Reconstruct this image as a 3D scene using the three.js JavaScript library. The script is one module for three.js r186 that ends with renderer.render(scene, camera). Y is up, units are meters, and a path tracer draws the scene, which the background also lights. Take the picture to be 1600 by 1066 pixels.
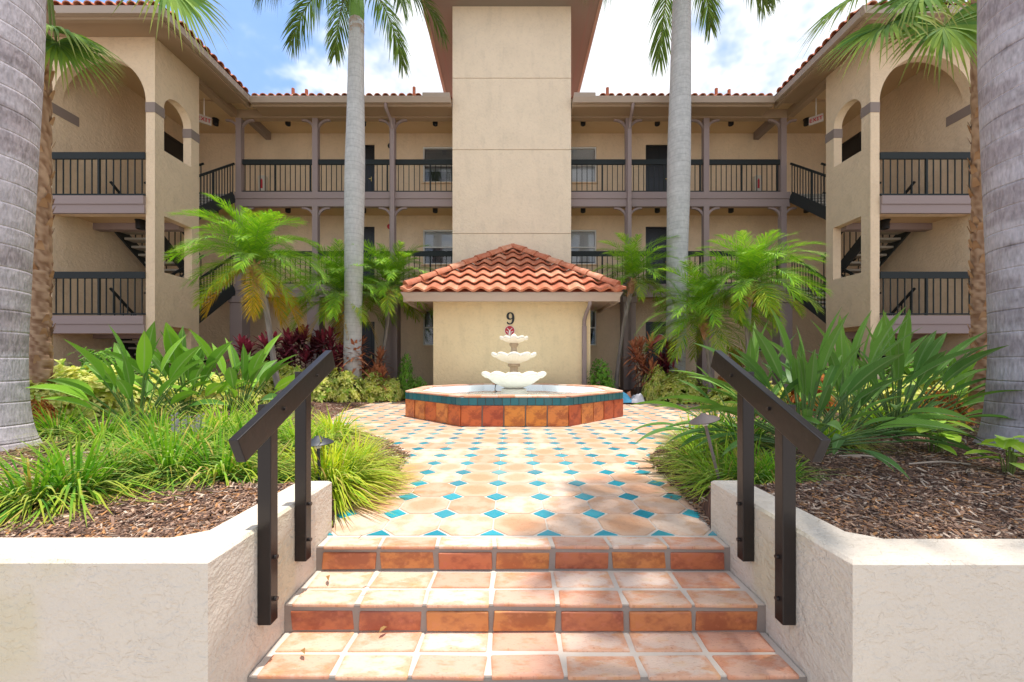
import * as THREE from 'three';
import { RoundedBoxGeometry } from 'three/addons/geometries/RoundedBoxGeometry.js';
import { mergeGeometries } from 'three/addons/utils/BufferGeometryUtils.js';
import { FontLoader } from 'three/addons/loaders/FontLoader.js';
import { TextGeometry } from 'three/addons/geometries/TextGeometry.js';

// ---------------------------------------------------------------- camera, sky, sun, exposure
const scene = new THREE.Scene();
const camera = new THREE.PerspectiveCamera(83.2, 1024 / 682, 0.05, 1200);
camera.position.set(0, 1, 0);
camera.lookAt(0, 1, -10);
camera.setViewOffset(1024, 682, 0.6, -23.8, 1024, 682);
camera.updateProjectionMatrix();
const renderer = new THREE.WebGLRenderer({ antialias: true });
renderer.setSize(1024, 682);
renderer.toneMapping = THREE.LinearToneMapping;
renderer.toneMappingExposure = 1.42;
renderer.shadowMap.enabled = true;
const SUN = new THREE.Vector3(0.085, 1, -0.03).normalize();
const sun = new THREE.DirectionalLight(new THREE.Color().setRGB(1, 0.955, 0.90), 3.8);
sun.position.copy(SUN).multiplyScalar(60); sun.target.position.set(0, 0, -7);
sun.position.add(sun.target.position);
sun.castShadow = true; sun.shadow.mapSize.set(4096, 4096); sun.shadow.radius = 1.6;
Object.assign(sun.shadow.camera, { left: -18, right: 18, top: 16, bottom: -16, near: 20, far: 90 });
scene.add(sun, sun.target);

// ---------------------------------------------------------------- random numbers, noise
function rng(seed) { let a = seed >>> 0; return () => { a = (a + 0x6d2b79f5) | 0; let t = Math.imul(a ^ (a >>> 15), 1 | a); t = (t + Math.imul(t ^ (t >>> 7), 61 | t)) ^ t; return ((t ^ (t >>> 14)) >>> 0) / 4294967296; }; }
const { clamp, lerp, smoothstep } = THREE.MathUtils;
function hash(ix, iy, s) { let h = Math.imul(ix, 374761393) + Math.imul(iy, 668265263) + Math.imul(s, 1442695041); h = Math.imul(h ^ (h >>> 13), 1274126177); return ((h ^ (h >>> 16)) >>> 0) / 4294967296; }
function vnoise(x, y, px, py, s) {      // value noise that repeats after px, py cells
  const ix = Math.floor(x), iy = Math.floor(y), fx = x - ix, fy = y - iy, u = fx * fx * (3 - 2 * fx), v = fy * fy * (3 - 2 * fy);
  const m = (a, n) => ((a % n) + n) % n, h = (a, b) => hash(m(a, px), m(b, py), s);
  return lerp(lerp(h(ix, iy), h(ix + 1, iy), u), lerp(h(ix, iy + 1), h(ix + 1, iy + 1), u), v);
}
function fbm(x, y, px, py, s, oct = 5, gain = 0.5) { let a = 1, t = 0, n = 0; for (let i = 0; i < oct; i++) { t += a * vnoise(x, y, px, py, s + i * 17); n += a; a *= gain; x *= 2; y *= 2; px *= 2; py *= 2; } return t / n; }

// sky: thin white cloud over the court, breaking to blue at both sides
{
  const W = 2048, H = 1024, d = new Float32Array(W * H * 4);
  for (let r = 0; r < H; r++) {
    const up = ((r + 0.5) / H - 0.5) * Math.PI, y = Math.sin(up), cu = Math.cos(up);
    for (let c = 0; c < W; c++) {
      const az = ((c + 0.5) / W - 0.5) * 2 * Math.PI, x = Math.cos(az) * cu, z = Math.sin(az) * cu, i = (r * W + c) * 4;
      let R, G, B;
      if (y > 0) {
        const t = Math.pow(1 - y, 2.2);
        R = lerp(0.17, 0.40, t); G = lerp(0.36, 0.58, t); B = lerp(0.78, 0.86, t);
        const k = 1 / (y + 0.22), cx = x * k, cz = z * k;
        const big = fbm(cx * 1.5 + 40, cz * 1.5 + 40, 4096, 4096, 3, 4), fine = fbm(cx * 7 + 90, cz * 9 + 70, 4096, 4096, 9, 6, 0.62), puff = fbm(cx * 26 + 30, cz * 30 + 20, 8192, 8192, 5, 4, 0.6);
        let cov = big * 0.55 + fine * 0.42 + puff * 0.14;
        cov += 0.15 * Math.exp(-((x / 0.27) ** 2)) - 0.045 * Math.exp(-(((Math.abs(x) - 0.44) / 0.14) ** 2));
        const a = 0.1 + 0.86 * smoothstep(cov, 0.40, 0.67), body = lerp(0.86, 1.12, smoothstep(fine * 0.6 + puff * 0.4, 0.3, 0.68));
        R = lerp(R, 0.88 * body, a); G = lerp(G, 0.90 * body, a); B = lerp(B, 0.93 * body, a);
      } else { const t = Math.min(1, -y * 6); R = lerp(0.6, 0.34, t); G = lerp(0.64, 0.33, t); B = lerp(0.68, 0.3, t); }
      d[i] = R; d[i + 1] = G; d[i + 2] = B; d[i + 3] = 1;
    }
  }
  const t = new THREE.DataTexture(d, W, H, THREE.RGBAFormat, THREE.FloatType);
  t.mapping = THREE.EquirectangularReflectionMapping; t.magFilter = t.minFilter = THREE.LinearFilter; t.needsUpdate = true;
  scene.background = t; scene.environment = t;
}

// ---------------------------------------------------------------- objects: names, labels, parts
const used = new Map();
function numbered(name) { const n = used.get(name) ?? 0; used.set(name, n + 1); return n ? `${name}_${String(n).padStart(3, '0')}` : name; }
function tag(o, label, category, group, kind) { if (label) o.userData.label = label; if (category) o.userData.category = category; if (group) o.userData.group = group; if (kind) o.userData.kind = kind; return o; }
function thing(name, label, category, pos = [0, 0, 0], group, kind) {
  const o = new THREE.Group(); o.name = numbered(name); o.position.set(...pos); scene.add(o);
  return tag(o, label, category, group, kind);
}
function mesh(name, geometry, material, parent) {
  const m = new THREE.Mesh(geometry, material); m.name = parent === scene ? numbered(name) : name;
  m.castShadow = m.receiveShadow = true; parent.add(m); return m;
}
function group(name, parent, pos) { const g = new THREE.Group(); g.name = name; if (pos) g.position.set(...pos); parent.add(g); return g; }
const V = (x, y, z) => new THREE.Vector3(x, y, z);
const F = 600, CX = 799, HY = 570;                                   // focal length and horizon measured in the photograph
const wx = (px, D) => ((px - CX) / F) * D, wy = (py, D) => 1 + ((HY - py) / F) * D;

// ---------------------------------------------------------------- geometry helpers
function metreUV(g) {                                                // planar uv in metres by the side each face looks to
  g = g.index ? g.toNonIndexed() : g; const p = g.attributes.position, n = p.count, uv = new Float32Array(n * 2), a = V(), b = V(), c = V();
  for (let i = 0; i < n; i += 3) {
    a.fromBufferAttribute(p, i); b.fromBufferAttribute(p, i + 1).sub(a); c.fromBufferAttribute(p, i + 2).sub(a); b.cross(c);
    const ax = Math.abs(b.x), ay = Math.abs(b.y), az = Math.abs(b.z);
    for (let k = 0; k < 3; k++) {
      const x = p.getX(i + k), y = p.getY(i + k), z = p.getZ(i + k);
      uv[(i + k) * 2] = ax > ay && ax > az ? z : x; uv[(i + k) * 2 + 1] = ay >= ax && ay >= az ? z : y;
    }
  }
  g.setAttribute('uv', new THREE.BufferAttribute(uv, 2)); return g;
}
const merge = (list) => (list.length === 1 ? list[0] : mergeGeometries(list.map((g) => (g.index ? g.toNonIndexed() : g)), false));
function box(x0, x1, y0, y1, d0, d1, bevel = 0) {                    // d0, d1: distance in front of the camera (z = -d)
  if (x0 > x1) [x0, x1] = [x1, x0];
  const w = x1 - x0, h = y1 - y0, d = d1 - d0, g = bevel ? new RoundedBoxGeometry(w, h, d, 1, bevel) : new THREE.BoxGeometry(w, h, d);
  g.translate((x0 + x1) / 2, (y0 + y1) / 2, -(d0 + d1) / 2); return metreUV(g);
}
function bar(p, q, w, h, bevel = 0) {                                // a board from p to q, h measured upright
  const len = p.distanceTo(q), g = bevel ? new RoundedBoxGeometry(w, h, len, 1, bevel) : new THREE.BoxGeometry(w, h, len), o = new THREE.Object3D();
  o.position.copy(p).lerp(q, 0.5); o.lookAt(q); o.updateMatrix(); return metreUV(g.applyMatrix4(o.matrix));
}
function tube(pts, r, sides = 6, n = 12) { return metreUV(new THREE.TubeGeometry(new THREE.CatmullRomCurve3(pts), n, r, sides, false)); }
const shapeOf = (pts, holes = []) => { const s = new THREE.Shape(pts.map((p) => new THREE.Vector2(...p))); for (const h of holes) s.holes.push(new THREE.Path(h.map((p) => new THREE.Vector2(...p)))); return s; };
function wallZ(pts, holes, D, t) { return metreUV(new THREE.ExtrudeGeometry(shapeOf(pts, holes), { depth: t, bevelEnabled: false }).translate(0, 0, -D - t)); }      // outline in (x, y), front at distance D
function wallX(pts, holes, x, t) { return metreUV(new THREE.ExtrudeGeometry(shapeOf(pts, holes), { depth: t, bevelEnabled: false }).rotateY(Math.PI / 2).translate(x, 0, 0)); }   // outline in (D, y), from x to x + t
function slab(pts, y0, y1, bevel = 0, holes = []) {                  // outline in (x, D)
  const g = new THREE.ExtrudeGeometry(shapeOf(pts, holes), { depth: y1 - y0 - 2 * bevel, bevelEnabled: bevel > 0, bevelSize: bevel, bevelThickness: bevel, bevelOffset: -bevel, bevelSegments: 1, curveSegments: 8 });
  return metreUV(g.rotateX(-Math.PI / 2).translate(0, y0 + bevel, 0));
}
const rect = (x0, x1, y0, y1) => [[x0, y0], [x1, y0], [x1, y1], [x0, y1]];
function archHole(x0, x1, y0, spring, n = 20) { const r = Math.abs(x1 - x0) / 2, c = (x0 + x1) / 2, pts = [[c - r, y0], [c + r, y0]]; for (let i = 0; i <= n; i++) { const a = (Math.PI * i) / n; pts.push([c + r * Math.cos(a), spring + r * Math.sin(a)]); } return pts; }

class Leaves {                                                       // strips and tubes with vertex colours
  constructor() { this.p = []; this.c = []; this.u = []; this.i = []; }
  v(p, c, u = 0, w = 0) { this.p.push(p.x, p.y, p.z); this.c.push(c[0], c[1], c[2]); this.u.push(u, w); return this.p.length / 3 - 1; }
  strip(centre, side, width, colour) {                               // a flat ribbon
    let a, b;
    centre.forEach((q, k) => {
      const s = side(k), w = width(k) / 2, col = colour(k), t = k / (centre.length - 1);
      if (k === centre.length - 1 && w < 1e-4) { const e = this.v(q, col, 0.5, 1); this.i.push(a, b, e); return; }
      const na = this.v(q.clone().addScaledVector(s, -w), col, 0, t), nb = this.v(q.clone().addScaledVector(s, w), col, 1, t);
      if (k) this.i.push(a, b, nb, a, nb, na);
      a = na; b = nb;
    });
  }
  blade(centre, side, up, width, fold, colour, rib) {                // a leaf blade folded along its midrib
    let o;
    centre.forEach((q, k) => {
      const w = width(k) / 2, s = side(k), n = up(k), t = k / (centre.length - 1), col = colour(k);
      const m = [this.v(q.clone().addScaledVector(s, -w).addScaledVector(n, w * fold), col, 0, t), this.v(q.clone().addScaledVector(s, -w * 0.16).addScaledVector(n, w * fold * 0.1), col, 0.42, t), this.v(q, rib, 0.5, t), this.v(q.clone().addScaledVector(s, w * 0.16).addScaledVector(n, w * fold * 0.1), col, 0.58, t), this.v(q.clone().addScaledVector(s, w).addScaledVector(n, w * fold), col, 1, t)];
      if (k) for (let j = 0; j < 4; j++) this.i.push(o[j], o[j + 1], m[j + 1], o[j], m[j + 1], m[j]);
      o = m;
    });
  }
  tube(pts, radius, sides, colour) {
    let prev; const n = pts.length;
    pts.forEach((q, k) => {
      const d = pts[Math.min(n - 1, k + 1)].clone().sub(pts[Math.max(0, k - 1)]).normalize(), s = Math.abs(d.y) > 0.9 ? V(1, 0, 0) : V(0, 1, 0), a = s.clone().cross(d).normalize(), b = d.clone().cross(a), ring = [];
      for (let j = 0; j < sides; j++) { const t = (j / sides) * 2 * Math.PI; ring.push(this.v(q.clone().addScaledVector(a, Math.cos(t) * radius(k)).addScaledVector(b, Math.sin(t) * radius(k)), colour(k), j / sides, k / (n - 1))); }
      if (prev) for (let j = 0; j < sides; j++) { const e = (j + 1) % sides; this.i.push(prev[j], prev[e], ring[e], prev[j], ring[e], ring[j]); }
      prev = ring;
    });
  }
  build() {
    const g = new THREE.BufferGeometry();
    g.setAttribute('position', new THREE.Float32BufferAttribute(this.p, 3)); g.setAttribute('color', new THREE.Float32BufferAttribute(this.c, 3)); g.setAttribute('uv', new THREE.Float32BufferAttribute(this.u, 2));
    g.setIndex(this.i); g.computeVertexNormals(); return g;
  }
}
const mixc = (a, b, t) => [lerp(a[0], b[0], t), lerp(a[1], b[1], t), lerp(a[2], b[2], t)];

// ---------------------------------------------------------------- textures and materials
function texture(W, H, fn, rx, ry, rgb) {
  const d = new Uint8Array(W * H * 4);
  for (let y = 0; y < H; y++) for (let x = 0; x < W; x++) { const v = fn(x / W, y / H), i = (y * W + x) * 4; if (rgb) { d[i] = clamp(v[0], 0, 1) * 255; d[i + 1] = clamp(v[1], 0, 1) * 255; d[i + 2] = clamp(v[2], 0, 1) * 255; } else d[i] = d[i + 1] = d[i + 2] = clamp(v, 0, 1) * 255; d[i + 3] = 255; }
  const t = new THREE.DataTexture(d, W, H, THREE.RGBAFormat); t.wrapS = t.wrapT = THREE.RepeatWrapping; t.magFilter = THREE.LinearFilter; t.minFilter = THREE.LinearMipmapLinearFilter; t.generateMipmaps = true; t.repeat.set(rx, ry); t.needsUpdate = true; return t;
}
const T = {
  stucco: texture(512, 512, (u, v) => { const a = fbm(u * 24, v * 24, 24, 24, 1, 4, 0.55), b = fbm(u * 70, v * 70, 70, 70, 2, 3); return smoothstep(a, 0.42, 0.62) * 0.65 + b * 0.35; }, 1 / 1.3, 1 / 1.3),
  stuccoTone: texture(512, 512, (u, v) => 0.93 + 0.05 * smoothstep(fbm(u * 5, v * 5, 5, 5, 4, 6, 0.6), 0.3, 0.7) + 0.02 - 0.05 * smoothstep(fbm(u * 18, v * 3, 18, 3, 71, 4, 0.6), 0.54, 0.8) - 0.05 * smoothstep(fbm(u * 60, v * 60, 60, 60, 5, 2), 0.55, 0.8), 1 / 3.1, 1 / 2.7),
  trowel: texture(1024, 1024, (u, v) => {
    const wu = u * 16 + 1.1 * fbm(u * 12, v * 12, 12, 12, 8, 3), wv = v * 22 + 1.1 * fbm(u * 12, v * 12, 12, 12, 12, 3), a = fbm(wu, wv, 16, 22, 6, 5, 0.58), b = fbm(u * 60, v * 70, 60, 70, 7, 4, 0.6), m = smoothstep(fbm(u * 5, v * 5, 5, 5, 19, 3), 0.42, 0.6);
    return 0.34 * smoothstep(a, 0.30, 0.72) + 0.12 * m * smoothstep(a, 0.48, 0.54) + 0.56 * b; }, 1 / 0.8, 1 / 0.8),
  trowelTone: texture(512, 512, (u, v) => { const s = smoothstep(fbm(u * 7, v * 1.0, 7, 1, 31, 4, 0.6), 0.56, 0.74) * smoothstep(fbm(u * 3, v * 3, 3, 3, 36, 3), 0.45, 0.7), n = 0.92 + 0.08 * fbm(u * 16, v * 16, 16, 16, 33, 4); return [n * (1 - 0.04 * s), n * (1 - 0.05 * s), n * (1 - 0.17 * s)]; }, 1 / 2.2, 1 / 1.3, true),
  clay: texture(512, 512, (u, v) => { const a = fbm(u * 4, v * 4, 4, 4, 11, 5, 0.55), b = fbm(u * 14, v * 14, 14, 14, 12, 4), sp = smoothstep(fbm(u * 46, v * 46, 46, 46, 13, 2), 0.7, 0.8); const w = smoothstep(a, 0.38, 0.66); const h = smoothstep(b, 0.5, 0.72); return [0.9 + 0.1 * w - 0.12 * sp, 0.76 + 0.24 * w + 0.1 * (b - 0.5) - 0.14 * sp - 0.06 * h, 0.66 + 0.34 * w + 0.16 * (b - 0.5) - 0.14 * sp - 0.08 * h]; }, 1 / 0.7, 1 / 0.7, true),
  glaze: texture(512, 512, (u, v) => { const a = fbm(u * 5, v * 7, 5, 7, 14, 5, 0.6), b = smoothstep(fbm(u * 22, v * 22, 22, 22, 15, 4), 0.6, 0.78), w = smoothstep(a, 0.36, 0.64); return [0.62 + 0.38 * w + 0.16 * b, 0.5 + 0.5 * w + 0.2 * b, 0.5 + 0.35 * w + 0.32 * b]; }, 1 / 0.55, 1 / 0.55, true),
  rough: texture(256, 256, (u, v) => fbm(u * 16, v * 16, 16, 16, 20, 5, 0.6), 1 / 0.4, 1 / 0.4),
  mulch: texture(1024, 1024, (u, v) => { const a = fbm(u * 60, v * 90, 60, 90, 21, 3), b = fbm(u * 10, v * 10, 10, 10, 23, 4), k = smoothstep(a, 0.35, 0.72) * (0.5 + b * 0.8); return [0.16 + 0.25 * k, 0.085 + 0.15 * k, 0.055 + 0.10 * k]; }, 1 / 0.9, 1 / 0.9, true),
  mulchBump: texture(512, 512, (u, v) => fbm(u * 40, v * 60, 40, 60, 21, 3), 1 / 0.9, 1 / 0.9),
  concrete: texture(512, 512, (u, v) => 0.8 + 0.2 * fbm(u * 12, v * 12, 12, 12, 24, 6, 0.62), 1 / 2, 1 / 2),
  ...Object.fromEntries([0, 1, 2].map((k) => ['tread' + k, texture(256, 256, (u, v) => {
    const e = Math.min(u, 1 - u, v, 1 - v) + 0.22 * (fbm(u * 5, v * 5, 64, 64, 80 + k, 4) - 0.5), a = fbm(u * 3 + k * 7, v * 3, 64, 64, 84 + k, 5, 0.58), w = smoothstep(e, -0.04, 0.13) * smoothstep(a, 0.30, 0.52), sp = smoothstep(fbm(u * 24, v * 24, 64, 64, 90 + k, 2), 0.72, 0.8), y = smoothstep(fbm(u * 4 + 3, v * 4 + k, 64, 64, 94, 3), 0.55, 0.75);
    return [0.94 + 0.06 * w - 0.15 * sp, 0.70 + 0.30 * w - 0.02 * y - 0.16 * sp, 0.57 + 0.43 * w - 0.10 * y - 0.14 * sp]; }, 1, 1, true)])),
  ...Object.fromEntries([0, 1].map((k) => ['oct' + k, texture(256, 256, (u, v) => {
    const d = Math.hypot(u - 0.5, v - 0.5) * 2, a = fbm(u * 4 + 5 * k, v * 4, 64, 64, 101 + k, 5, 0.55), w = k ? smoothstep(d + 0.7 * (a - 0.5), 0.45, 0.95) : smoothstep(a, 0.3, 0.62), sp = smoothstep(fbm(u * 26, v * 26, 64, 64, 105, 2), 0.74, 0.8), st = smoothstep(fbm(u * 3, v * 9, 64, 64, 107 + k, 4), 0.6, 0.8);
    return [0.90 + 0.10 * w - 0.12 * sp, 0.76 + 0.24 * w - 0.12 * sp - 0.05 * st, 0.64 + 0.36 * w - 0.1 * sp - 0.08 * st]; }, 1, 1, true)])),
  barkBump: texture(512, 1024, (u, v) => {
    const wob = 0.012 * (fbm(u * 3, v * 4, 3, 4, 41, 3) - 0.5); let g = 0; for (let k = 0; k < 9; k++) { const c = (k + 0.5 + 0.5 * (hash(k, 1, 7) - 0.5)) / 9; let d = Math.abs(v + wob - c); d = Math.min(d, 1 - d); g = Math.max(g, Math.exp(-((d / 0.0035) ** 2))); }
    return clamp(0.45 * fbm(u * 160, v * 28, 160, 28, 42, 3, 0.6) + 0.35 * fbm(u * 8, v * 10, 8, 10, 43, 3) + 0.25 - 0.5 * g, 0, 1); }, 1, 1 / 1.7),
  bark: texture(512, 1024, (u, v) => {
    const wob = 0.012 * (fbm(u * 3, v * 4, 3, 4, 41, 3) - 0.5); let g = 0, dark = 0; for (let k = 0; k < 9; k++) { const c = (k + 0.5 + 0.5 * (hash(k, 1, 7) - 0.5)) / 9; let d = v + wob - c; d -= Math.round(d); const m = Math.exp(-((d / 0.0035) ** 2)) * smoothstep(vnoise(u * 9, k * 3 + 0.5, 9, 64, 47), 0.2, 0.6); if (k % 3) g = Math.max(g, m); else dark = Math.max(dark, m); }
    const f = fbm(u * 200, v * 34, 200, 34, 44, 3, 0.6), b = fbm(u * 4, v * 7, 4, 7, 45, 5, 0.55), st = smoothstep(b, 0.47, 0.68), n = 0.60 + 0.36 * (f - 0.5) - 0.17 * st + 0.20 * g - 0.12 * dark + 0.16 * (fbm(u * 12, v * 16, 12, 16, 48, 4, 0.6) - 0.5);
    return [n * 1.04, n * lerp(0.99, 0.93, st), n * lerp(1.0, 0.93, st)]; }, 1, 1 / 1.7, true),
};
for (const k of ['tread0', 'tread1', 'tread2', 'oct0', 'oct1', 'clay', 'glaze', 'mulch', 'bark', 'trowelTone']) T[k].colorSpace = THREE.NoColorSpace;
const mat = (c, roughness = 0.8, o = {}) => new THREE.MeshStandardMaterial({ color: new THREE.Color().setRGB(...c), roughness, side: THREE.DoubleSide, ...o });
const phys = (c, roughness, o) => new THREE.MeshPhysicalMaterial({ color: new THREE.Color().setRGB(...c), roughness, side: THREE.DoubleSide, ...o });
const leafMat = (o = {}) => new THREE.MeshPhysicalMaterial({ color: 0xffffff, vertexColors: true, roughness: 0.92, side: THREE.DoubleSide, transmission: 0.42, thickness: 0, specularIntensity: 0.35, ...o });
const stuccoOpt = { map: T.stuccoTone, bumpMap: T.stucco, bumpScale: 0.006 };
const M = {
  wall: mat([0.80, 0.605, 0.40], 0.9, stuccoOpt), tower: mat([0.85, 0.685, 0.495], 0.9, stuccoOpt), hut: mat([0.87, 0.675, 0.395], 0.9, stuccoOpt), groove: mat([0.5, 0.38, 0.26], 0.9),
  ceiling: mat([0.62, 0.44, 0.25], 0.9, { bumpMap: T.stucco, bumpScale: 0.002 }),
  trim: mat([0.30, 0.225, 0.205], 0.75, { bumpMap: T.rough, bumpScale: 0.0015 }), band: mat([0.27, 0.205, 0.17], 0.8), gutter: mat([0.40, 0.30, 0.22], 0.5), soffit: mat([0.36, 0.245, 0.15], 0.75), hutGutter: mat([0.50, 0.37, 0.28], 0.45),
  rail: mat([0.012, 0.016, 0.015], 0.8), stair: mat([0.42, 0.38, 0.31], 0.9, { map: T.concrete }), darkStair: mat([0.022, 0.026, 0.026], 0.6),
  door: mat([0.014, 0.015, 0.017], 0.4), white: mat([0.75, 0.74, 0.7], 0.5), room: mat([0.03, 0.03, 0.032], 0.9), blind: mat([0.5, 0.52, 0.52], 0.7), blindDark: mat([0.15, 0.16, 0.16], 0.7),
  glass: phys([1, 1, 1], 0.02, { transmission: 1, thickness: 0 }),
  lamp: mat([0.014, 0.014, 0.015], 0.5), brass: mat([0.55, 0.38, 0.13], 0.35, { metalness: 0.8 }), red: mat([0.5, 0.02, 0.03], 0.4), signWhite: mat([0.82, 0.78, 0.72], 0.5),
  roofSheet: mat([0.42, 0.12, 0.06], 0.85, { map: T.clay }),
  planter: mat([0.72, 0.62, 0.505], 0.88, { map: T.trowelTone, bumpMap: T.trowel, bumpScale: 0.009 }),
  concrete: mat([0.47, 0.43, 0.385], 0.9, { map: T.concrete, bumpMap: T.rough, bumpScale: 0.002 }), grout: mat([0.33, 0.275, 0.235], 0.95, { map: T.concrete, bumpMap: T.rough, bumpScale: 0.003 }), paleGrout: mat([0.67, 0.575, 0.48], 0.95, { map: T.concrete, bumpMap: T.rough, bumpScale: 0.002 }),
  mulch: mat([0.55, 0.5, 0.5], 1, { map: T.mulch, bumpMap: T.mulchBump, bumpScale: 0.02 }),
  black: mat([0.024, 0.018, 0.016], 0.28, { metalness: 0.25, bumpMap: T.rough, bumpScale: 0.0006 }), bolt: mat([0.10, 0.085, 0.08], 0.35, { metalness: 0.9 }),
  pale: mat([0.86, 0.79, 0.66], 0.8, { bumpMap: T.rough, bumpScale: 0.004 }), stone: mat([0.50, 0.38, 0.26], 0.85, { bumpMap: T.rough, bumpScale: 0.004, map: T.concrete }), basin: mat([0.90, 0.91, 0.90], 0.7),
  bark: mat([0.76, 0.72, 0.75], 0.95, { map: T.bark, bumpMap: T.barkBump, bumpScale: 0.016 }),
  barkPale: mat([0.80, 0.78, 0.74], 0.95, { map: texture(256, 1024, (u, v) => { let g = 0; for (let k = 0; k < 16; k++) { const c = (k + 0.5 + 0.4 * (hash(k, 4, 7) - 0.5)) / 16; let d = v + 0.004 * Math.sin(u * 6.283) - c; d -= Math.round(d); g = Math.max(g, Math.exp(-((d / 0.0035) ** 2)) * (0.4 + 0.6 * hash(k, 5, 7))); } const n = 0.64 + 0.22 * (fbm(u * 40, v * 20, 40, 20, 110, 4, 0.6) - 0.5) + 0.16 * (fbm(u * 3, v * 8, 3, 8, 111, 4) - 0.5) - 0.2 * g; return n; }, 1, 1 / 1.9), bumpMap: T.barkBump, bumpScale: 0.008 }),
  fibre: mat([1, 1, 1], 1, { vertexColors: true }), leaf: leafMat(), leafGloss: leafMat({ transmission: 0.3, clearcoat: 0.4 }), leafDry: leafMat({ transmission: 0.1, roughness: 0.8 }),
};
const roofTiles = [[0.61, 0.23, 0.125], [0.67, 0.29, 0.17], [0.56, 0.195, 0.105], [0.70, 0.34, 0.21], [0.63, 0.25, 0.14]].map((c) => mat(c, 0.8, { map: T.clay, bumpMap: T.rough, bumpScale: 0.003 }));

// ---------------------------------------------------------------- ground: pavement, beds, patio, steps
mesh('pavement', metreUV(new THREE.PlaneGeometry(1000, 1000).rotateX(-Math.PI / 2).translate(0, -0.405, 0)), M.concrete, scene);
tag(scene.children.at(-1), 'pale concrete pavement in front of the planter walls and steps', 'pavement', null, 'structure');

const leftEdge = [[2.12, -1.08], [2.5, -1.2], [2.95, -1.2], [3.4, -1.06], [4.2, -1.15], [5, -1.6], [5.8, -2.4], [6.6, -3.2], [8, -3.6], [10.4, -3.7]];
const rightEdge = [[2.12, 1.21], [2.6, 1.3], [3.2, 1.36], [4, 1.44], [4.7, 1.85], [5.4, 2.6], [6.2, 3.5], [7.2, 4.4], [8.4, 4.9], [10.05, 5.0]];
function along(list, D) { if (D <= list[0][0]) return list[0][1]; for (let i = 1; i < list.length; i++) if (D <= list[i][0]) { const [a, x] = list[i - 1], [b, y] = list[i]; return lerp(x, y, (D - a) / (b - a)); } return list.at(-1)[1]; }
const bedNoise = (x, D) => 0.05 * (fbm(x * 0.9 + 50, D * 0.9 + 50, 999, 999, 61, 3) - 0.5);
function bed(x, D) {                                                  // height of the mulch
  const L = along(leftEdge, Math.min(D, 10.4)), R = along(rightEdge, Math.min(D, 10.05)); let d = x < (L + R) / 2 ? L - x : x - R;
  if (D > 10.0) d = Math.max(d, D - (x < 0 ? 10.4 : 10.05));
  if (D < 2.35) d = 1.2;                                              // held up by the planter wall
  const near = D < 2.35 ? 0.272 : lerp(0.272, 0.03, smoothstep(D, 2.3, 2.7) * (1 - smoothstep(d, 0.05, 1.1)));
  const far = lerp(0.02, 0.2, smoothstep(d, 0, 1.8));
  return d < 0 && D > 2.35 ? -0.09 : lerp(near, far, smoothstep(D, 4, 7)) + bedNoise(x, D) * smoothstep(d, 0, 0.3);
}
function bedMesh(name, label, x0, x1) {
  const nx = 150, nd = 190, pos = [], uv = [], idx = [];
  for (let j = 0; j <= nd; j++) for (let i = 0; i <= nx; i++) { const t = j / nd, D = 1.53 + 12.6 * t ** 1.6, s = i / nx, x = x0 < 0 ? x1 - (x1 - x0) * s ** 1.5 : x0 + (x1 - x0) * s ** 1.5; pos.push(x, bed(x, D), -D); uv.push(x, D); }
  for (let j = 0; j < nd; j++) for (let i = 0; i < nx; i++) { const a = j * (nx + 1) + i, b = a + 1, c = a + nx + 1, d = c + 1; if (x0 < 0) idx.push(a, c, b, b, c, d); else idx.push(a, b, c, b, d, c); }
  const g = new THREE.BufferGeometry(); g.setAttribute('position', new THREE.Float32BufferAttribute(pos, 3)); g.setAttribute('uv', new THREE.Float32BufferAttribute(uv, 2)); g.setIndex(idx); g.computeVertexNormals();
  tag(mesh(name, g, M.mulch, scene), label, 'mulch bed', null, 'structure');
}
bedMesh('mulch_bed', 'raised bed of brown shredded mulch left of the tiled path', -15, -1.09);
bedMesh('mulch_bed', 'raised bed of dark brown mulch right of the tiled path', 1.22, 15);
mesh('back_ground', metreUV(new THREE.BoxGeometry(9.2, 0.3, 4.2).translate(0.6, -0.17, -12.1)), M.mulch, scene);
tag(scene.children.at(-1), 'mulched strip of ground between the patio and the building', 'ground', null, 'structure');

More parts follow.
